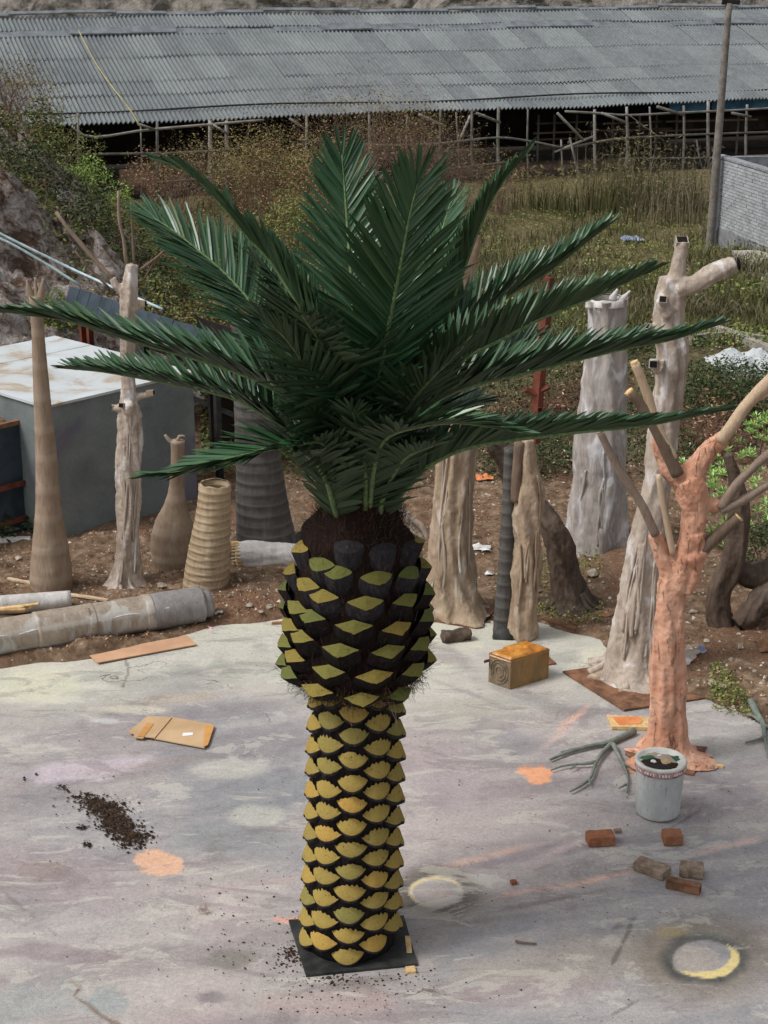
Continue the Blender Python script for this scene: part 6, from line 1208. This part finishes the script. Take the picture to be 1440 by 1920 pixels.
# scrub shrubs and brush behind the trunks
for i, (x, y, r, h, n, sz, m, lab) in enumerate([(1330, 800, .75, .85, 4200, .04, 'greenD', 'large dark bush right of the tallest twisted trunk'), (1420, 800, .7, .85, 3600, .04, 'greenD', 'dark bush at the right edge under the white sheet'), (1060, 780, .7, .5, 2600, .04, 'greenD', 'dark low bush between the red skeleton and wide grey trunk'),
    (905, 700, .8, .6, 2600, .045, 'greenA', 'green bush hidden behind the right-hand fronds'), (1010, 880, .5, .35, 1800, .035, 'greenD', 'small dark bush behind the tan trunk with the red skeleton'), (1195, 800, .5, .5, 1900, .04, 'greenD', 'dark bush seen between the two tallest grey trunks'), (1500, 740, .8, .9, 2600, .045, 'greenA', 'green bush just beyond the right edge')][:6]):
    plant('bush', lab, 'bush', G(x, y), r, h, n, sz, m, 'dark bushes behind the trunks', seed=60+i, clumps=18)
for i, (x, y, h, sp, lab) in enumerate([(1020, 800, .7, .9, 'pile of dry brown brush behind the red skeleton'), (900, 820, .6, .9, 'brush pile behind the whitish fluted trunk'), (1330, 860, .8, .8, 'tangle of grey twigs behind the orange tree'), (1110, 760, .6, .7, 'dry twigs left of the wide grey trunk')]):
    bare('brush_pile', lab, 'brush', G(x, y), h, sp, 36, 4, 'twig', 'brush piles in the scrub', 40+i, .008, .9, 'litter', 350, .05, up=.1)
plant('bush', 'dark leafy bush under the lime-green plants, beside the bent dark trunk', 'bush', G(1425, 1075), .42, .55, 1800, .035, 'greenD', 'dark bushes behind the trunks', seed=77, clumps=14)
# lime-green rosettes at the right
for i, (x, y, r, h, n, lab) in enumerate([(1390, 930, .28, .42, 700, 'lime-green bushy plant behind the right-hand sticks of the orange tree'), (1435, 830, .28, .5, 800, 'tallest lime-green plant at the right edge'), (1290, 905, .10, .18, 220, 'small lime-green plant in the fork of the orange tree'), (1345, 1000, .16, .22, 350, 'lime-green plant beside the dark bent trunk'), (1445, 980, .22, .4, 600, 'lime-green plant above the fallen grey-brown trunk'), (1330, 920, .16, .3, 420, 'lime-green plant between the arms of the orange tree')]):
    gp = G(x, y+(h*.5)*190); kd = dep(gp)/11.; r, h = r*kd, h*kd; P = gp+UZ*h*.5; rg = np.random.default_rng(70+i); t = thing('leafy_plant', lab, 'plant', tuple(gp), 'lime-green plants at the right'); ros = []
    nr_ = max(5, n//22); cc = np.array(P)+rg.normal(size=(nr_, 3))*[r*.55, r*.4, h*.40]; vv = []; ff = []; 
    for c in cc:
        for m_ in range(17): an = m_*2.4; el = .15+1.1*m_/17; d = np.array([math.cos(an)*math.cos(el), math.sin(an)*math.cos(el), math.sin(el)]); ros.append((c, d))
    n2 = len(ros); c_ = np.array([a for a, b in ros]); d_ = np.array([b for a, b in ros]); s_ = np.cross(d_, [0, 0, 1.]); s_ /= np.linalg.norm(s_, axis=1)[:, None]+1e-9; L_ = .075*rg.uniform(.7, 1.2, n2)[:, None]
    v = np.stack([c_, c_+d_*L_*.6+s_*.009, c_+d_*L_, c_+d_*L_*.6-s_*.009], 1).reshape(-1, 3); ob('rosettes', v, np.arange(n2)[:, None]*4+np.arange(4)[None], M['succ'], t, kind='stuff')
    g_ = np.array(gp); cc = cc[:2]; A_ = np.repeat(g_[None], len(cc), 0)+rg.normal(size=(len(cc), 3))*[.05, .05, 0]; mid_ = (A_+cc)/2+rg.normal(size=(len(cc), 3))*.05; v, f = prisms(np.r_[A_, mid_], np.r_[mid_, cc], .014, .008); ob('stem', v, f, M['twig'], t, kind='stuff')
plant('fern_plant', 'dark green leafy plant at the left edge below the soil bin', 'plant', Z(10, 1000), .34, .42, 900, .06, 'greenD', None, seed=90, clumps=9, asp=.35)
plant('fern_plant', 'small green leafy tuft under the big metal bin, far left edge', 'plant', Z(-20, 960), .3, .4, 700, .06, 'greenM', None, seed=91, clumps=7, asp=.35) if False else None
# stones, rubble and litter on the soil
ico_v = []; 
def stone_ob(i, c, s_, mat, lab, grp, cat='stone', name='stone'):
    b = bmesh_ico(i); rot = Matrix.Rotation(random.uniform(0, 6.28), 3, 'Z'); sc = Vector((s_*random.uniform(.8, 1.3), s_*random.uniform(.6, 1.), s_*random.uniform(.4, .7)))
    v = [tuple(Vector(c)+rot @ Vector((p[0]*sc.x, p[1]*sc.y, p[2]*sc.z))+Vector((0, 0, sc.z*.45))) for p in b[0]]; o = ob(name, v, b[1], mat, loc=c, smooth=False); return tag(o, lab, cat, grp)
import bmesh
def bmesh_ico(seed):
    bm = bmesh.new(); bmesh.ops.create_icosphere(bm, subdivisions=2, radius=.5); v = [np.array(q.co) for q in bm.verts]; f = [[w_.index for w_ in q.verts] for q in bm.faces]; bm.free()
    v = [q*(1+.45*float(noise(q[0]*3+seed*9, q[1]*3, q[2]*3, seed))) for q in v]; return v, f
spots = [(767-740+0, 0)]
st_px = [(35, 1048, 14), (100, 1110, 13), (302, 1102, 13), (468, 1138, 16), (490, 1148, 10), (505, 1140, 14), (590, 1150, 9), (1110, 1082, 20), (1040, 1075, 11), (917, 1078, 12), (1296, 1112, 16), (1335, 1285, 18), (1410, 1138, 14), (1300, 1150, 12), (1345, 1165, 11), (1388, 1215, 12), (1370, 1240, 10), (1415, 1260, 11), (1325, 1205, 12), (1292, 1222, 16), (1358, 1290, 12), (1398, 1300, 12), (880, 1005, 10), (905, 1045, 12), (930, 1000, 9), (860, 960, 10), (1000, 1060, 10), (1090, 1110, 9),
         (240, 1090, 9), (175, 1080, 9), (60, 1090, 10), (15, 1070, 9), (280, 1040, 10), (450, 1090, 9), (520, 1110, 10), (430, 1120, 10), (545, 1075, 8), (620, 1100, 9), (1180, 1120, 9), (1165, 1150, 10), (1310, 1060, 11), (1420, 1080, 12), (1400, 1040, 10), (1335, 1100, 9), (360, 1135, 9), (1430, 1320, 12), (1385, 1190, 9), (1345, 1240, 9), (1012, 1110, 9), (985, 1010, 9), (1060, 1000, 10), (1030, 1020, 8)]
USED = set()
for i, (x, y, w_) in enumerate(st_px):
    LM = [(97, 1105, 'slender ringed trunk'), (237, 1100, 'root-wrapped trunk'), (325, 1066, 'vase-shaped trunk'), (387, 1108, 'open ringed tube'), (500, 1065, 'whitewashed fallen trunk'), (850, 1150, 'whitish fluted trunk'), (1070, 1146, 'twisted bonsai trunk'), (1120, 1035, 'wide grey trunk'),
          (1205, 1262, 'tallest twisted trunk'), (1248, 1425, 'orange tree'), (1370, 1185, 'dark bent trunk'), (1312, 1225, 'blue-grey bag'), (917, 1082, 'small white scrap'), (400, 1145, 'end of the long log'), (985, 1200, 'tan trunk with red skeleton'), (545, 1170, 'reddish board'), (907, 905, 'orange-brown leaf heap'), (1430, 1215, 'rusty scrap at the edge')]
    a_b = min(LM, key=lambda l: math.hypot(l[0]-x, (l[1]-y)*1.6)); dx_, dy2 = x-a_b[0], (y-a_b[1])*1.6; rel = ('right of' if dx_ > 0 else 'left of') if abs(dx_) > abs(dy2) else ('in front of' if dy2 > 0 else 'behind')
    lab = ('large' if w_ >= 14 else 'mid-sized' if w_ >= 11 else 'small')+' pale stone on the soil '+rel+' the '+a_b[2]
    if lab in USED: continue
    USED.add(lab); p = G(x, y); stone_ob(i, p, w_*dep(p)/F*1.1, M['stone'], lab, 'pale stones scattered on the soil')
n = 4200; rg, P_, a, b = scatter_px(-150, 1600, 900, 1340, n, 33); P_ = P_[dist_poly(P_[:, 0], P_[:, 1], PAD)*np.where(inside(P_[:, 0], P_[:, 1], PAD), -1, 1) > .0]
n = len(P_); tv = np.array([(1, 0, -.3), (-.5, .87, -.3), (-.5, -.87, -.3), (.1, .1, .8)]); sc = (rg.random(n)**2*.022+.006)[:, None, None]; an = rg.random(n)*6.28; R3 = np.zeros((n, 3, 3)); R3[:, 0, 0] = R3[:, 1, 1] = np.cos(an); R3[:, 0, 1] = -np.sin(an); R3[:, 1, 0] = np.sin(an); R3[:, 2, 2] = .8
v = (P_[:, None]+np.einsum('nij,kj->nki', R3, tv)*sc*rg.uniform(.7, 1.3, (n, 1, 3))).reshape(-1, 3); f = (np.arange(n)[:, None, None]*4+np.array([(0, 1, 3), (1, 2, 3), (2, 0, 3)])[None]).reshape(-1, 3); o = ob('gravel', v, f, M['stone_g'], kind='stuff'); tag(o, 'gravel and pale grit strewn over the bare soil', 'gravel')
def scrap(name, x, y, w_, d_, mat, lab, cat, h=.05, seed=0, n=10):
    p = G(x, y); vv = []
    for i in range(n+1):
        for j in range(n+1):
            u, v_ = i/n*2-1, j/n*2-1; r = 1+.3*float(noise(u*2+seed, v_*2, 0, seed)); vv.append((p.x+u*w_*r, p.y+v_*d_*r, max(ground_z(p.x+u*w_, p.y+v_*d_), p.z-.05)+.02+h*max(0, 1-u*u*.9-v_*v_*.9)*(1+.9*float(noise(u*3, v_*3, seed, 3)))))
    o = ob(name, vv, [(i*(n+1)+j, (i+1)*(n+1)+j, (i+1)*(n+1)+j+1, i*(n+1)+j+1) for i in range(n) for j in range(n)], mat, loc=p, smooth=False); return tag(o, lab, cat)
M['bluebag'] = simple('blue_bag', C4(96, 112, 138), C4(168, 178, 196), 6, .5, .3); M['pinkbag'] = simple('pink_scrap', C4(214, 160, 168), C4(226, 196, 200), 9, .6, 0)
scrap('plastic_sheet', 1405, 690, .42, .6, M['plastic_white'], 'crumpled white sheet lying in the scrub at the right edge', 'sheet', .16, 3, 16); scrap('rag', 1186, 452, .28, .16, M['bluebag'], 'pale blue and white rag lying in the far field', 'rag', .1, 4)
scrap('plastic_bag', 1312, 1225, .045, .035, M['bluebag'], 'blue-grey plastic bag on the soil right of the orange tree', 'bag', .04, 5); scrap('plastic_scrap', 1292, 1240, .018, .014, M['pinkbag'], 'tiny pink scrap next to the blue-grey bag', 'scrap', .015, 6); scrap('plastic_scrap', 398, 1178, .035, .025, M['pinkbag'], 'pink scrap on the edge of the concrete by the log collar', 'scrap', .02, 7)
scrap('paper_scrap', 411, 1151, .03, .02, M['paper'], 'small white scrap just beyond the end of the long log', 'scrap', .01, 8); scrap('paper_scrap', 898, 1028, .09, .05, M['paper'], 'white paper scraps on the soil behind the whitish fluted trunk', 'scrap', .03, 9); scrap('paper_scrap', 917, 1080, .035, .03, M['paper'], 'small white scrap below the larger white scraps', 'scrap', .02, 10)
scrap('dry_leaf', 907, 900, .09, .06, M['orangepaint'], 'orange-brown dry leaf heap on the soil behind the right fronds', 'leaf', .04, 11); scrap('rubble', 1310, 935, .3, .3, M['stone'], 'pale rubble behind the orange tree', 'rubble', .1, 12) if False else None
scrap('rusty_sheet', 1440, 1215, .08, .1, M['rust'], 'rusty orange metal scrap at the right edge of the soil', 'scrap metal', .03, 13)
for i, (x, y, L, r, m, lab) in enumerate([(545, 1170, .3, 4, 'brick', 'reddish broken board at the soil edge left of the palm bulb'), (42, 1092, .3, -25, 'stick_pale', 'pale stick on the soil before the slender ringed trunk'), (165, 1122, .38, -20, 'stick_pale', 'pale stick sloping down to the log behind it'), (1300, 1240, .1, 10, 'brick', 'broken red tile beside the blue-grey bag')]):
    p = G(x, y); chunk('stick' if 'stick' in lab else 'fragment', p, (L, .035, .02), r, M[m], lab, 'stick' if 'stick' in lab else 'fragment', None, 30+i, bev=.004, rough=.003)
# low concrete kerbs crossing the scrub at the right
for nm, pts, lab in (('kerb', [(1290, 648), (1372, 640), (1440, 668), (1520, 700)], 'thin pale concrete kerb bending through the scrub at right'), ('kerb', [(1330, 626), (1380, 640), (1440, 650), (1540, 668)], 'second, farther pale kerb at the right edge')):
    ps = [G(x, y) for x, y in pts]; q = MB()
    for a, b in zip(ps[:-1], ps[1:]): d = b-a; s_ = Vector((-d.y, d.x, 0)).normalized(); q.add(boxv((a+b)/2+UZ*.08, d*.5, s_*.06, UZ*.07), BOXF)
    o = q.ob(nm, [M['road']], loc=ps[0]); tag(o, lab, 'kerb')
# loose soil dropped on the concrete
def crumbs(name, lab, pts, n, seed, smin=.003, smax=.016, spread=1.):
    rg = np.random.default_rng(seed); P_ = []
    pts = np.array(pts, float); w_ = pts[:, 4]/pts[:, 4].sum(); idx = rg.choice(len(pts), n, p=w_); q = pts[idx]; px_ = q[:, 0]+rg.normal(size=n)*q[:, 2]*spread; py_ = q[:, 1]+rg.normal(size=n)*q[:, 3]*spread
    A_ = (px_-720)/F; B_ = (960-py_)/F; t = -H/(-SP+B_*CP); P_ = np.stack([A_*t, (CP+B_*SP)*t, 0*A_+.004], 1); P_ = P_[inside(P_[:, 0], P_[:, 1], PAD)]; n = len(P_)
    tv = np.array([(1, 0, 0), (0, 1, 0), (-1, 0, 0), (0, -1, 0), (.1, .1, .9), (0, 0, -.3)]); sc = (rg.random(n)**2.2*(smax-smin)+smin)[:, None, None]; an = rg.random(n)*6.28; R3 = np.zeros((n, 3, 3)); R3[:, 0, 0] = R3[:, 1, 1] = np.cos(an); R3[:, 0, 1] = -np.sin(an); R3[:, 1, 0] = np.sin(an); R3[:, 2, 2] = .8
    v = (P_[:, None]+np.einsum('nij,kj->nki', R3, tv)*sc*rg.uniform(.5, 1.4, (n, 6, 3))).reshape(-1, 3); f = (np.arange(n)[:, None, None]*6+np.array([(0, 1, 4), (1, 2, 4), (2, 3, 4), (3, 0, 4)])[None]).reshape(-1, 3); o = ob(name, v, f, M['soil'], kind='stuff'); tag(o, lab, 'soil')
crumbs('soil_spill', 'trail of dark loose soil spilled on the concrete left of the palm', [(155, 1497, 14, 6, 1), (178, 1508, 16, 9, 2.5), (205, 1520, 20, 12, 5), (215, 1540, 18, 12, 5), (230, 1556, 20, 10, 4), (252, 1570, 18, 7, 3), (245, 1585, 16, 6, 1), (150, 1520, 60, 40, .6), (118, 1480, 8, 5, .3), (155, 1552, 6, 3, .4), (162, 1584, 5, 3, .35), (45, 1460, 3, 2, .1)], 2300, 44, .003, .015, .86)
crumbs('soil_crumbs', 'dark crumbs of soil scattered round the palm base plate', [(560, 1790, 22, 14, 3), (540, 1800, 60, 24, 2), (640, 1835, 30, 7, 2), (640, 1850, 80, 24, 2), (480, 1760, 70, 40, 1.2), (560, 1735, 20, 10, .8), (780, 1830, 50, 12, .7), (500, 1690, 60, 30, .8), (620, 1880, 90, 26, .8), (545, 1790, 6, 6, 1.5)], 900, 45, .002, .009)
crumbs('grit', 'fine dark grit thinly scattered over the whole concrete', [(300, 1650, 260, 150, 3), (720, 1700, 260, 140, 3), (1150, 1700, 240, 140, 2), (300, 1400, 240, 70, 1), (900, 1400, 260, 90, 1), (1250, 1560, 100, 40, .5)], 520, 46, .002, .007)
crumbs('palm_dust', 'dark dust of crumbled fibre lying on the steel plate', [(640, 1800, 50, 7, 1)], 10, 47) if False else None
for i, (x, y) in enumerate([(382, 1708)]):
    p = Z(x, y, .015); bare('dried_weed', 'small dried weed tuft on the concrete left of the palm base', 'weed', p, .05, .07, 18, 3, 'twig', None, 95, .0012, .9)
p = Z(985, 1770, .006); v, f = tube([(p.x-.05, p.y+.02, .01, .008), (p.x-.01, p.y, .014, .006), (p.x+.06, p.y, .008, .005)], .01, 7); o = ob('twig', v, f, M['stick_dark'], loc=p, smooth=True); tag(o, 'short brown twig lying alone on the concrete, right foreground', 'twig')
